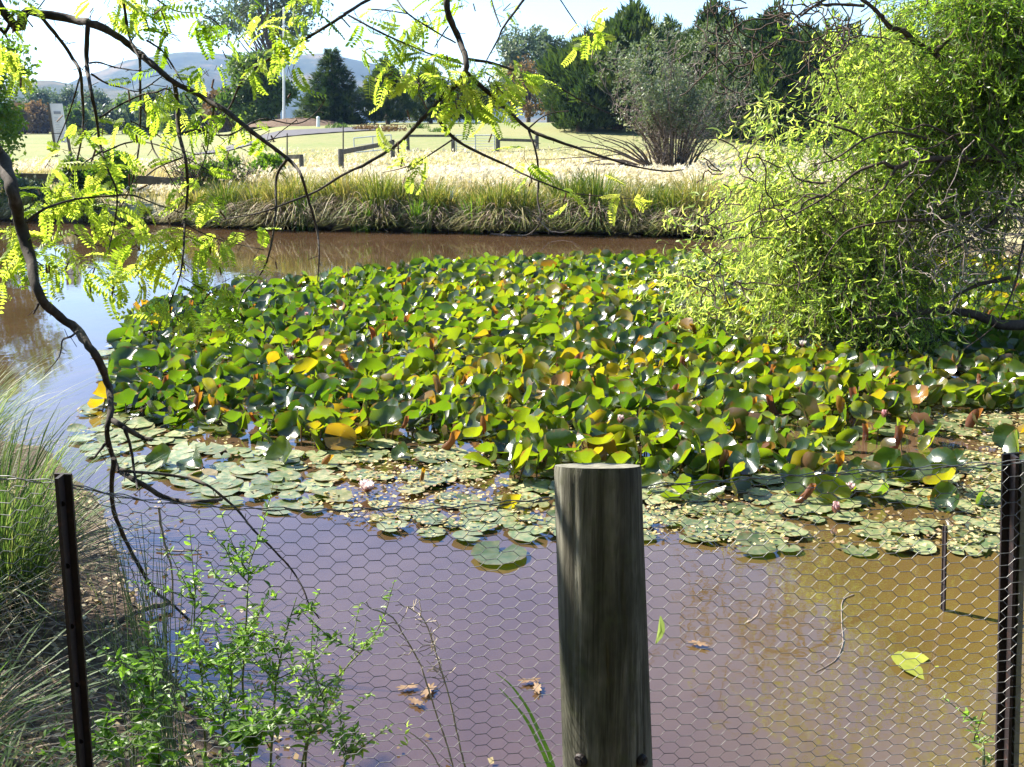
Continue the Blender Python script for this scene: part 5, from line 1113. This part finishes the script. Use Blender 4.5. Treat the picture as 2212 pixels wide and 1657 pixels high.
# road and mulch bed
cl = np.array([hit(a, b)[:2] for a, b in [(560, 302), (600, 292), (660, 286), (720, 283)]]); cl = np.concatenate([cl[:1] + (cl[0] - cl[1]) * 3, cl, cl[-1:] + (cl[-1] - cl[-2]) * 2])
p_, _ = smooth_path(np.concatenate([cl, np.zeros((len(cl), 1))], 1), [1, 1], 8); t = nrm(np.gradient(p_, axis=0)); s = np.stack([-t[:, 1], t[:, 0], 0 * t[:, 0]], -1) * 1.7
V = np.stack([p_ - s, p_, p_ + s], 1).reshape(-1, 3); V[:, 2] = height(V[:, 0], V[:, 1]) + .05; k = np.arange(len(p_) - 1); mb = MB(); mb.add(V, np.concatenate([np.stack([3 * k + c, 3 * k + c + 1, 3 * k + c + 4, 3 * k + c + 3], -1) for c in (0, 1)]))
tag(mb.build('road', solid('asphalt', [(.3, (.085, .08, .085)), (.7, (.12, .115, .12))], 4, .9, .2, 0)), kind='structure')
g = hit(650, 270); mb = MB(); th = np.linspace(0, 6.283, 41)[:-1]; rr = np.linspace(0, 1, 8); V = np.array([[g[0] + 3.6 * r_ * math.cos(a), g[1] + 2.6 * r_ * math.sin(a), g[2] - .12 + .5 * (1 - r_ ** 2) + RNG.normal(0, .03)] for r_ in rr for a in th]); i, j = np.meshgrid(np.arange(7), np.arange(40), indexing='ij'); j2 = (j + 1) % 40
mb.add(V, np.stack([i * 40 + j, i * 40 + j2, (i + 1) * 40 + j2, (i + 1) * 40 + j], -1).reshape(-1, 4)); tag(mb.build('mulch_bed', solid('mulch', [(.3, (.09, .06, .04)), (.7, (.17, .12, .085))], 6, .95, .1, .5, .05)), 'low mound of reddish mulch at the foot of the spruce', 'mulch bed')
for k, (px, py, s) in enumerate([(735, 277, .55), (840, 283, .7), (905, 277, .5), (948, 285, .45), (792, 280, .6)]):
    g = hit(px, py); n = 90; T = g + RNG.normal(0, .38, (n, 3)) * np.array([1, 1, .22]) * s * 1.5; T[:, 2] = g[2] + np.abs(T[:, 2] - g[2]); b = MB(); spray(b, T, np.stack([RNG.normal(0, .6, n), RNG.normal(0, .6, n), RNG.uniform(.2, 1, n)], -1), .28 * s, RNG.uniform(.1, .5, n), LEAFS)
    root = empty('lawn_tuft', tuple(g), ['dark low tuft beside the stake near the marker post', 'brownish tuft second along the lawn\'s row of tufts', 'middle green tuft on the mown lawn', 'small dark tuft nearest the hanging bough on the lawn', 'faded wide tuft between the stake and the brownish tuft'][k], 'shrub', 'small tufts on the lawn'); part('foliage', b, [PEP, BRN, PEP, PEP, BRN][k], root, smooth=False)

# ------------------------------------------------------------------ grass of the far bank
STRAW = foliage('straw_grass', [(0, (.10, .15, .035)), (.35, (.20, .21, .07)), (.7, (.38, .33, .16)), (1, (.52, .46, .29))], (1.2, 1.1, .7), .35, .7, .15)
SEED = foliage('seed_heads', [(0, (.55, .48, .33)), (.5, (.72, .65, .50)), (1, (.82, .78, .66))], (1, .95, .8), .4, .8, .1)
n = 58000; xs = RNG.uniform(-.56, .34, n); yy = 20.2 + 25 * RNG.random(n) ** 1.35; P = np.stack([xs * yy, yy, 0 * yy], -1); d = pond_d(P[:, 0], P[:, 1]); P = P[d > .8 + .5 * wobble(P * [1, 1, 0], 1.1, 70)]; P[:, 2] = height(P[:, 0], P[:, 1]); n = len(P)
q = wobble(P * [1, 1, 0], .8, 71); H_ = RNG.uniform(.28, .55, n) * (1 + .25 * q) * np.interp(P[:, 1] + 3 * wobble(P * [1, 1, 0], .35, 72), [20, 28, 36, 45], [1.0, .85, .45, .12]) * np.where((P[:, 0] / P[:, 1] < -.29) & (P[:, 1] < 26.5), .35, 1); mb = MB(); az = RNG.normal(.3, 1.2, n)
tip = blades(mb, P, az, H_ * RNG.uniform(.1, .7, n), H_, .016 * P[:, 1] / 22, .5, np.clip(.45 + .25 * q + RNG.normal(0, .18, n) + (P[:, 1] - 22) * .03, 0, 1), 3)
k = (RNG.random(n) < np.clip((pond_d(P[:, 0], P[:, 1]) - .6) / 3, .05, .75) * np.interp(P[:, 1], [26, 34, 42], [1, .55, .12])) & (wobble(P * [1, 1, 0], .45, 77) > -.55); T = tip[k]; m_ = len(T)
spray(mb2 := MB(), T - [0, 0, .03], np.stack([np.cos(az[k]), np.sin(az[k]), RNG.uniform(.2, 1.2, m_)], -1), .10 * T[:, 1] / 25 * RNG.uniform(.7, 1.4, m_), np.clip(RNG.normal(.6, .25, m_), 0, 1), FAN)
for V_, F_, C_, L_ in zip(mb2.V, mb2.F, mb2.C, mb2.L): pass
off = 0
for V_, F_, C_ in zip(mb2.V, mb2.F, mb2.C): mb.add(V_, F_ - off, C_, 1); off += len(V_)
tag(mb.build('long_grass', [STRAW, SEED], smooth=False), 'tall bleached grass with cream seed heads covering the far bank', 'grass', kind='stuff')
# rush tussocks along the waterline, each with a skirt of dead leaves
RUSH = foliage('rush', [(0, (.05, .10, .015)), (.4, (.13, .17, .03)), (.7, (.30, .27, .09)), (1, (.42, .35, .18))], (1.3, 1.3, .6), .35, .5, .25)
SKIRT = foliage('dead_rush', [(0, (.15, .11, .085)), (.5, (.30, .235, .18)), (1, (.48, .40, .31))], (1.2, 1, .8), .35, .8, .1)
TUS = []
for k in range(30):
    px = -60 + k * 54.5 + RNG.uniform(-16, 16); TUS.append((px, np.interp(px, [-60, 200, 455, 590, 835, 1130, 1400, 1520], [486, 478, 480, 486, 496, 503, 507, 505]), RNG.uniform(.72, 1.30) * np.interp(px, [-60, 330, 480, 600, 1300], [.45, .5, .8, .95, 1.05]), RNG.uniform(.22, .72), RNG.uniform(.0, .45)))
WORDS = ["first", "second", "third", "fourth", "fifth", "sixth", "seventh", "eighth", "ninth", "tenth", "eleventh", "twelfth", "thirteenth", "fourteenth", "fifteenth", "sixteenth", "seventeenth", "eighteenth", "nineteenth", "twentieth", "twenty-first", "twenty-second", "twenty-third", "twenty-fourth", "twenty-fifth", "twenty-sixth", "twenty-seventh", "twenty-eighth", "twenty-ninth", "thirtieth"]
for k, (px, py, s, hue, back) in enumerate(TUS):
    yq = np.arange(15, 27, .05); xq = (px - PW / 2) / F * (yq * cp + 1.95 * sp); i_ = len(yq) - 1 - np.argmax((pond_d(xq, yq) < 0)[::-1]); c = np.array([xq[i_], yq[i_], 0]); c[1] += .02 + back; c[2] = max(.03, float(height(np.array(c[0]), np.array(c[1])))); n = 560; root = empty('rush_tussock', tuple(c), None, 'tussock', 'rush tussocks along the far waterline')
    root['label'] = ('green' if hue < .42 else 'straw-coloured') + ' rush tussock at the far waterline, ' + WORDS[k] + ' from the left'
    a = RNG.uniform(0, 6.28, n); rr = RNG.random(n) ** .5 * .22 * s; P = c + np.stack([np.cos(a) * rr, np.sin(a) * rr, 0 * a], -1); az = a + RNG.normal(0, .35, n); q = RNG.random(n); up = q ** .6; lean = RNG.normal(0, .25)
    low = q < .58; H_ = np.where(low, s * RNG.uniform(.02, .16, n), s * (.45 + .5 * q) * RNG.uniform(.75, 1.05, n)); mb = MB(); blades(mb, P, az, s * np.where(low, RNG.uniform(.45, .95, n), (.75 - .5 * q) * RNG.uniform(.5, 1.25, n)), H_, .017, np.where(low, RNG.uniform(4.5, 11, n), RNG.uniform(.2, .9, n)), np.clip(hue + RNG.normal(0, .2, n) + .08 * low, 0, 1), 6); part('leaves', mb, RUSH, root, smooth=False)
    n = 200; a = RNG.uniform(math.pi * .95, 2.05 * math.pi, n); rr = RNG.uniform(.05, .3, n) * s; P = c + np.stack([np.cos(a) * rr, np.sin(a) * rr, RNG.uniform(.05, .25, n) * s], -1); mb = MB(); az = a + RNG.normal(0, .3, n)
    blades(mb, P, az, RNG.uniform(.35, .85, n) * s, RNG.uniform(-.05, .22, n) * s, .020, RNG.uniform(1.2, 3.4, n), np.clip(RNG.normal(.55, .25, n), 0, 1), 5); part('dead_skirt', mb, SKIRT, root, smooth=False)
for k, (px, y_) in enumerate([(785, 20.3), (905, 20.1), (1022, 20.0), (1412, 19.6), (655, 20.6)]):
    c = ground_at(px, y_); n = 85; root = empty('sedge_tuft', tuple(c), ['bright upright sedge tuft left of the white-plated post', 'bright sedge tuft nearest the white-plated post\'s left', 'bright sedge tuft just right of the white-plated post', 'tall bright sedge tuft near the willow at the far waterline', 'bright sedge tuft by the dark log'][k], 'sedge', 'bright green sedges on the far bank'); a = RNG.uniform(0, 6.28, n); P = c + np.stack([np.cos(a), np.sin(a), 0 * a], -1) * RNG.uniform(0, .22, (n, 1)); mb = MB()
    blades(mb, P, a, RNG.uniform(.05, .3, n), RNG.uniform(.4, .85, n), .018, .3, RNG.uniform(.2, .7, n), 4); part('leaves', mb, BRT, root, smooth=False)
# bushes and bare shrubs of the left bank
for k, (px, py0, tp, y, w_, mt, lab) in enumerate([(245, 400, 330, 24.5, 95, BRT, 'low green bush in front of the left rail fence'), (590, 400, 335, 25, 75, BRT, 'rounded green bush under the long bough\'s tip'), (480, 440, 345, 23.8, 110, PEP, 'green-grey bush behind the leafless shrub'), (170, 400, 345, 24.5, 60, PEP, 'dull green bush beside the rail fence post'), (60, 470, 395, 24, 130, GRY, 'shaded grey-green bush at the left waterline')]):
    broad(lab, px, y, tp, w_, mt, 800, .13, 9, .05, -.6, 'bank_bush', 'bushes on the left bank', 300 + k, trunk=False, cat='bush', hue=.45)
for k, (px, y, tp, lab) in enumerate([(420, 23.6, 325, 'leafless twiggy shrub with leaning stems on the left bank'), (520, 23.4, 352, 'lower leafless shrub right of the leaning twiggy one')]):
    root, g, H = tree_root('bare_shrub', lab, px, y, tp, 'bare shrubs on the left bank', 'shrub'); mb = MB(); A, B = [], []
    for s in range(26):
        a = RNG.uniform(0, 6.28); e = g + np.array([math.cos(a) * RNG.uniform(.2, .75) * H, math.sin(a) * .3 * H, H * RNG.uniform(.5, 1)]); p_, r_ = smooth_path([g + RNG.normal(0, .08, 3) * [1, 1, 0], (g + e) / 2 + RNG.normal(0, .1, 3), e], [.022, .012, .005], 4, .3); add_tube(mb, p_, r_, 5)
        for q in range(3, len(p_)):
            for _u in range(3): A.append(p_[q]); B.append(p_[q] + nrm(RNG.normal(size=3) + [0, 0, .3]) * RNG.uniform(.1, .35))
    segs(mb, A, B, .005, 3); part('stems', mb, BARK_T, root); f_ = MB(); T = np.array(B)[::5]; spray(f_, T, RNG.normal(size=T.shape), .07, RNG.uniform(.3, .8, len(T)), LEAFS); part('leaves', f_, BRT, root, smooth=False)
# dark log lying at the waterline, drowned branches
root = empty('fallen_log', tuple(on(620, 468)), 'dark log lying along the far left waterline', 'log'); mb = MB(); p_, r_ = smooth_path([on(540, 470) + [0, .6, .25], on(600, 472) + [0, .5, .28], on(660, 475) + [0, .4, .2]], [.06, .10, .07], 5, .2); add_tube(mb, p_, r_, 9); part('wood', mb, BARK_T, root)
for pts, lab in [([(1360 - 30, 480), (1290, 505), (1250, 500), (1190, 470)], None)]: pass
root = empty('drowned_branch', tuple(on(1190, 512)), 'pale curved dead branch dipping in the water below the far tussocks', 'branch'); mb = MB()
for P in ([at(1270, 470, 19.4), at(1235, 498, 19.3), at(1190, 500, 19.2), at(1160, 470, 19.2)], [at(1235, 498, 19.3), at(1260, 478, 19.2)], [on(1060, 505), on(1110, 509), on(1160, 505)]): p_, r_ = smooth_path(P, [.018, .008], 5, .3); add_tube(mb, p_, r_, 5)
part('wood', mb, DEADWOOD, root)

# ------------------------------------------------------------------ near bank plants and bits
TUSS = foliage('tussock_blade', [(0, (.05, .095, .03)), (.4, (.11, .17, .055)), (.7, (.22, .25, .11)), (1, (.38, .33, .19))], (1.3, 1.4, .7), .4, .5, .2)
WEED = foliage('weed_leaf', [(0, (.08, .16, .03)), (.5, (.18, .30, .06)), (1, (.32, .40, .12))], (1.6, 1.8, .6), .5, .4, .35)
STEMM = solid('weed_stem', [(.3, (.09, .10, .04)), (.7, (.17, .18, .07))], 30, .6, .3, 0)
gz = lambda x, y: float(height(np.array(float(x)), np.array(float(y))))
def tussock(x, y, n, H, R_, label, lean=(0, 0), w=.0055, hue=.45):
    c = np.array([x, y, gz(x, y)]); root = empty('grass_tussock', tuple(c), label, 'tussock', 'tussocks on the near bank'); a = RNG.uniform(0, 6.28, n); rr = R_ * .32 * RNG.random(n) ** .6; P = c + np.stack([np.cos(a) * rr, np.sin(a) * rr, 0 * a - .02], -1)
    v = np.stack([np.cos(a) * .8 + lean[0] + RNG.normal(0, .35, n), np.sin(a) * .8 + lean[1] + RNG.normal(0, .35, n)], -1); az = np.arctan2(v[:, 1], v[:, 0]); Hh = H * RNG.uniform(.35, 1.0, n); mb = MB()
    blades(mb, P, az, np.linalg.norm(v, axis=1) * R_ * RNG.uniform(.35, 1.1, n), Hh, w * RNG.uniform(.7, 1.3, n), RNG.uniform(.1, .8, n), np.clip(hue + RNG.normal(0, .2, n), 0, 1), 6); part('leaves', mb, TUSS, root, smooth=False)
    n = n // 3; a = RNG.uniform(0, 6.28, n); P = c + np.stack([np.cos(a) * R_ * .3, np.sin(a) * R_ * .3, 0 * a], -1); mb = MB(); blades(mb, P, a, R_ * RNG.uniform(.4, 1.0, n), H * RNG.uniform(.12, .35, n), w, RNG.uniform(.8, 1.8, n), RNG.uniform(.2, 1, n), 5); part('dead_leaves', mb, SKIRT, root, smooth=False)
tussock(-2.06, 3.75, 900, .80, .57, 'big spiky grey-green grass tussock behind the left steel picket', (.2, -.1), hue=.3)
tussock(-2.85, 4.9, 700, .70, .55, 'pale grass tussock at the left edge, farther along the bank', (.35, 0), hue=.45)
tussock(-1.62, 2.55, 240, .34, .40, 'short bright grass tuft at the bottom left corner', (.1, -.1), .008, .25); tussock(-1.30, 2.15, 200, .30, .35, 'broad-bladed bright grass tuft at the foot of the left picket', (.1, 0), .009, .3)
tussock(-1.98, 3.05, 260, .38, .4, 'untidy half-dead tuft left of the steel picket', (.1, 0), .005, .7)
# thin rushes
root = empty('rush_clump', tuple(at(345, 1640, 2.45)), 'clump of thin upright dark green rushes beside the leafy weeds', 'rushes'); mb = MB()
for k in range(64):
    b = at(RNG.normal(350, 26), RNG.uniform(1600, 1665), RNG.uniform(2.35, 2.6)); t = at(RNG.normal(300, 55), RNG.uniform(1085, 1420), RNG.uniform(2.4, 2.7)); m_ = (b + t) / 2 + RNG.normal(0, .012, 3); b = b + (b - t) * .25
    p_, r_ = smooth_path([b, m_, t], [.0021, .0008], 4); add_tube(mb, p_, r_, 4, RNG.random(), cap=False)
part('stems', mb, solid('rush_stem', [(.3, (.04, .075, .03)), (.7, (.09, .13, .05))], 8, .5, .4, 0), root)
def lance(seed):
    r = np.random.default_rng(seed); t = np.linspace(0, 1, 5); w = .19 * np.sin(np.pi * (t * .9 + .06)) ** .9; z = -.30 * t ** 2 * r.uniform(.2, 1.3); mid = np.stack([.05 * np.sin(t * 3), t, z], -1); e = np.stack([w, 0 * t, .35 * w], -1)
    V = np.stack([mid - e * [1, 1, -1], mid, mid + e], 1).reshape(-1, 3); i = np.arange(4); return V, np.concatenate([np.stack([3 * i + c, 3 * i + c + 1, 3 * i + c + 4, 3 * i + c + 3], -1) for c in (0, 1)])
LAN = [lance(s) for s in range(5)]
def leafy(mb, P, D, S, tint):
    N_ = len(P); R = frames(D, np.tile([0, 0, 1.0], (N_, 1)) + RNG.normal(0, .45, (N_, 3))); v = RNG.integers(0, 5, N_)
    for k in range(5):
        q = v == k
        if q.any(): scatter(mb, *LAN[k], R[q], P[q], S[q], tint[q])
def weed(pts, y, label, side=9, dens=1.0, big=1.0, hue=.5):
    base = at(*pts[0], y); base[2] = gz(base[0], base[1]) - .02; P = [base] + [at(a, b, y + RNG.normal(0, .04)) for a, b in pts[1:]]; root = empty('leafy_weed', tuple(base), label, 'weed', 'leafy weeds growing through the netting'); st, lf_ = MB(), MB()
    p_, r_ = smooth_path(P, [.004, .0012], 8, .3); add_tube(st, p_, r_, 5); k = len(p_); br = [(p_, 1.0)]
    for s in range(side):
        q = RNG.integers(int(k * .25), k - 2); d = nrm(RNG.normal(size=3) * [1, .6, .4] + [0, 0, .7]); ln = RNG.uniform(.06, .20); b_, rb = smooth_path([p_[q], p_[q] + d * ln * .5 + RNG.normal(0, .01, 3), p_[q] + d * ln + [0, 0, .02]], [.0018, .0007], 5); add_tube(st, b_, rb, 4, cap=False); br.append((b_, .75))
    for b_, sc_ in br:
        n = int(len(b_) * 1.75 * dens); i = RNG.uniform(len(b_) * .12, len(b_) - 1, n); P = np.stack([np.interp(i, np.arange(len(b_)), b_[:, c]) for c in range(3)], -1); D = RNG.normal(size=(n, 3)) * [1, 1, .4] + [0, 0, .35]
        S = RNG.uniform(.015, .040, n) * sc_ * big * np.interp(i / len(b_), [0, 1], [1.25, .6]); leafy(lf_, P, D, S, np.clip(RNG.normal(hue, .2, n), 0, 1))
    part('stem', st, STEMM, root); part('leaves', lf_, WEED, root, smooth=False)
weed([(520, 1700), (525, 1500), (532, 1340), (540, 1180)], 2.30, 'tallest leafy weed with a thin pointed tip', 16, 1.2); weed([(430, 1700), (440, 1520), (420, 1360), (425, 1235)], 2.38, 'leafy weed rising beside the thin rushes', 12, 1.2, 1.1)
weed([(560, 1700), (590, 1540), (610, 1400), (640, 1290)], 2.28, 'bright leafy weed leaning right of the tallest one', 14, 1.2); weed([(600, 1720), (670, 1560), (740, 1450), (815, 1375)], 2.25, 'leafy weed sprawling far right over the water', 10, 1.3, .9)
weed([(470, 1720), (480, 1600), (500, 1480), (490, 1400)], 2.2, 'low bushy weed in the middle of the clump', 16, 1.2, 1.2, .35); weed([(350, 1720), (340, 1600), (330, 1480), (335, 1400)], 2.3, 'broad-leaved dark weed on the left of the clump', 12, 1.1, 1.5, .3)
weed([(650, 1720), (660, 1640), (690, 1560), (705, 1500)], 2.15, 'short bright weed at the bottom of the netting', 10, 1.2, 1.0, .6); weed([(720, 1740), (740, 1680), (765, 1620), (780, 1590)], 2.1, 'small weed just right of the leafy clump', 6, 1.2, .9, .6)
weed([(2118, 1740), (2125, 1660), (2105, 1600), (2122, 1540)], 1.98, 'small pale weed beside the right picket', 4, .8, .8, .6)
weed([(560, 1740), (540, 1660), (560, 1600), (575, 1560)], 2.12, 'dark shaded weed low among the taller ones', 12, 1.2, 1.5, .2); weed([(300, 1740), (270, 1660), (240, 1620), (225, 1590)], 2.2, 'low dark weed beside the left picket\'s foot', 8, 1.0, 1.3, .25)
# dead stalks, sprout, green blades
STRW = solid('dead_stalk', [(.3, (.30, .24, .17)), (.7, (.50, .43, .33))], 30, .8, .2, 0)
def stalk(pts, y, r0, r1, label, name, mat, cat, twigs=0, group=None):
    P = np.array([at(a, b, y) for a, b in pts]); P = np.concatenate([[P[0] + (P[0] - P[1]) * 2.2], P]); root = empty(name, tuple(P[0]), label, cat, group); mb = MB(); p_, r_ = smooth_path(P, [r0, r1], 5, .2); add_tube(mb, p_, r_, 5)
    for k in range(twigs):
        q = RNG.integers(int(len(p_) * .55), len(p_)); d = nrm(RNG.normal(size=3) + nrm(p_[-1] - p_[-3])); a = p_[q]
        for _s in range(3): b = a + d * .012; segs(mb, [a], [b], r1 * .7, 3); a = b; d = nrm(d + RNG.normal(0, .4, 3))
    part('stem', mb, mat, root); return root, p_
stalk([(976, 1651), (964, 1604), (944, 1548), (928, 1498), (911, 1444), (891, 1404), (871, 1371), (848, 1334), (811, 1317)], 1.9, .0022, .0016, 'bent pale dead stalk, the left of two behind the netting', 'dead_stalk', STRW, 'stalk', 8, 'dead stalks')
stalk([(1004, 1654), (994, 1614), (981, 1554), (968, 1498), (951, 1444), (934, 1387), (914, 1337), (881, 1311)], 1.9, .0024, .0014, 'straighter pale dead stalk with a twiggy head, right of two', 'dead_stalk', STRW, 'stalk', 34, 'dead stalks')
root, p_ = stalk([(948, 1654), (931, 1624), (911, 1601), (884, 1581)], 1.7, .0016, .001, 'small curved sprout with pale yellow leaflets low left of the post', 'sprout', STRW, 'sprout'); lf_ = MB(); Q = np.array([at(a, b, 1.7) for a, b in [(884, 1575), (880, 1570), (868, 1578), (890, 1565), (860, 1608), (864, 1600), (872, 1590)]]); leafy(lf_, Q, RNG.normal(size=(7, 3)), np.full(7, .016), np.full(7, .98)); part('leaves', lf_, WEED, root, smooth=False)
for pts, lab in [([(1194, 1654), (1184, 1624), (1164, 1581), (1138, 1528), (1104, 1481), (1071, 1454)], 'long green grass blade bending left beside the post'), ([(1185, 1654), (1170, 1620), (1140, 1560), (1110, 1520), (1078, 1486)], 'thin paler grass blade just below the long green one')]:
    P = np.array([at(a, b, 1.95) for a, b in pts]); P = np.concatenate([[P[0] + (P[0] - P[1]) * 3], P]); p_, r_ = smooth_path(P, [.0045, .004, .0008], 4); e = np.array([1.0, 0, .3]); V = np.stack([p_ - e * r_[:, None], p_ + e * r_[:, None]], 1).reshape(-1, 3); i = np.arange(len(p_) - 1); mb = MB(); mb.add(V, np.stack([2 * i, 2 * i + 1, 2 * i + 3, 2 * i + 2], -1), .25)
    o = mb.build('arching_grass', WEED); tag(o, lab, 'grass', 'grass blades by the post')
# fallen leaves on the water, sticks, a log
LEAFB = foliage('fallen_leaf', [(0, (.13, .075, .04)), (.5, (.22, .14, .08)), (1, (.30, .20, .12))], (1, .9, .7), .2, .6, .3)
def lobed(loc, s, rot, label, group='brown fallen leaves on the water'):
    t = np.linspace(0, 6.283, 61)[:-1]; r_ = (.55 + .45 * np.abs(np.cos(t)) ** .8) * (1 + .25 * np.sin(9 * t + rot)) ; x, y = r_ * np.cos(t), .55 * r_ * np.sin(t); c, s_ = math.cos(rot), math.sin(rot); V = [[0, 0, .012]]; V += [[s * (a * c - b * s_), s * (a * s_ + b * c), .008 + .012 * s * 10 * math.sin(3 * q) * .5 + .006] for a, b, q in zip(x, y, t)]
    mb = MB(); V = np.array(V) + [loc[0], loc[1], 0]; i = np.arange(60); mb.add(V, np.stack([0 * i, i + 1, (i + 1) % 60 + 1], -1), RNG.random()); o = mb.build('fallen_leaf', LEAFB); tag(o, label, 'fallen leaf', group)
for px, py, s, r_, lab in [(880, 1490, .036, .3, 'brown leaf at the left of the floating leaf cluster'), (925, 1497, .042, 1.2, 'largest tan leaf in the floating cluster left of the post'), (898, 1522, .034, 2.4, 'dark brown leaf at the cluster\'s lower edge'), (1143, 1476, .036, .2, 'tan lobed leaf floating just left of the post'), (1160, 1492, .036, 1.5, 'small round tan leaf beside the lobed one by the post'), (1507, 1396, .04, 2.7, 'orange-tan leaf floating alone right of the post')]: lobed(on(px, py), s, r_, lab)
tv, tf, tl = lily_template('curl', 77); b = MB(); b.add(tv, tf, .6, 0, tl); o = b.build('sunken_lily_leaf', foliage('yellowed_leaf', [(.25, (.10, .07, .02)), (.42, (.18, .22, .035)), (.6, (.28, .30, .04)), (.85, (.36, .33, .07))], tfac=.2, nscale=26)); p = on(1978, 1440); o.location = (p[0], p[1], .004); o.rotation_euler = (rad(10), rad(-6), 1.9); o.scale = (.10, .085, .06); o.color = (.56, .30, 0, 1); tag(o, 'yellow half-sunken lily leaf alone in the brown water near the right picket', 'lily leaf')
Q = np.array([at(1424, 1352, FY)]); mb = MB(); leafy(mb, Q + [0, -.004, .022], np.array([[.05, -.1, -1.0]]), np.array([.05]), np.array([.9])); o = mb.build('caught_leaf', WEED); tag(o, 'narrow green leaf caught upright in the netting right of the post', 'leaf')
def stick(pts, y, r, label, z=None, name='stick'):
    P = np.array([(on(a, b, z) if z is not None else at(a, b, y)) for a, b in pts]); mb = MB(); p_, r_ = smooth_path(P, [r, r * .6], 6, .3); add_tube(mb, p_, r_, 7); o = mb.build(name, BARK_T if r > .01 else DEADWOOD); tag(o, label, 'stick')
stick([(180, 1362), (250, 1338), (300, 1322), (370, 1300)], 0, .016, 'dark fallen stick lying on the littered bank by the rushes', .03); stick([(338, 1186), (380, 1190), (435, 1189)], 0, .006, 'thin stick floating level behind the netting', .01); stick([(343, 1095), (353, 1165), (370, 1230), (373, 1330)], 2.6, .004, 'bare upright twig standing beside the thin rushes')
stick([(1844, 1284), (1820, 1297), (1817, 1337), (1820, 1387), (1807, 1421), (1787, 1437), (1760, 1451)], 0, .0022, 'pale crooked twig floating in the muddy water left of the stake', .003); stick([(1614, 1345), (1634, 1331), (1641, 1318)], 1.75, .0022, 'scrap of dark twig caught in the netting right of the post')
# leaf litter and short grass of the near bank
n = 16000; P = np.stack([RNG.uniform(-3.4, .4, n), RNG.uniform(1.4, 5.4, n), np.zeros(n)], -1); d = pond_d(P[:, 0], P[:, 1]); P = P[(d > -.55) & (RNG.random(n) < np.where(d > 0, .9, np.exp(d * 6) * .30))]; n = len(P); P[:, 2] = np.maximum(height(P[:, 0], P[:, 1]), 0) + RNG.uniform(.006, .02, n)
R = frames(np.stack([RNG.normal(size=n), RNG.normal(size=n), RNG.normal(0, .2, n)], -1), np.tile([0, 0, 1.0], (n, 1)) + RNG.normal(0, .35, (n, 3))); BL = foliage('bank_litter', [(0, (.06, .04, .025)), (.4, (.20, .14, .08)), (.75, (.40, .32, .17)), (1, (.55, .48, .32))], tfac=.15, rough=.7); b = MB(); scatter(b, [[-.4, -1, 0], [.4, -1, 0], [.5, .2, .15], [0, 1, 0], [-.5, .2, .1]], [[0, 1, 2, 4]], R, P, RNG.uniform(.008, .022, n), RNG.random(n)); tag(b.build('leaf_litter', BL), 'brown and straw leaf litter covering the near bank', 'litter', kind='stuff')
n = 5200; P = np.stack([RNG.uniform(-3.2, -.3, n), RNG.uniform(1.5, 5.0, n), np.zeros(n)], -1); d = pond_d(P[:, 0], P[:, 1]); P = P[(d > .12) & (wobble(P, 2.5, 91) + RNG.normal(0, .3, n) > .15)]; n = len(P); P[:, 2] = height(P[:, 0], P[:, 1]); b = MB(); blades(b, P, RNG.uniform(0, 6.28, n), RNG.uniform(.02, .12, n), RNG.uniform(.03, .16, n), .004, .5, np.clip(RNG.normal(.4, .25, n), 0, 1), 3); tag(b.build('bank_grass', TUSS, smooth=False), 'sparse short grass sprouting through the litter on the near bank', 'grass', kind='stuff')
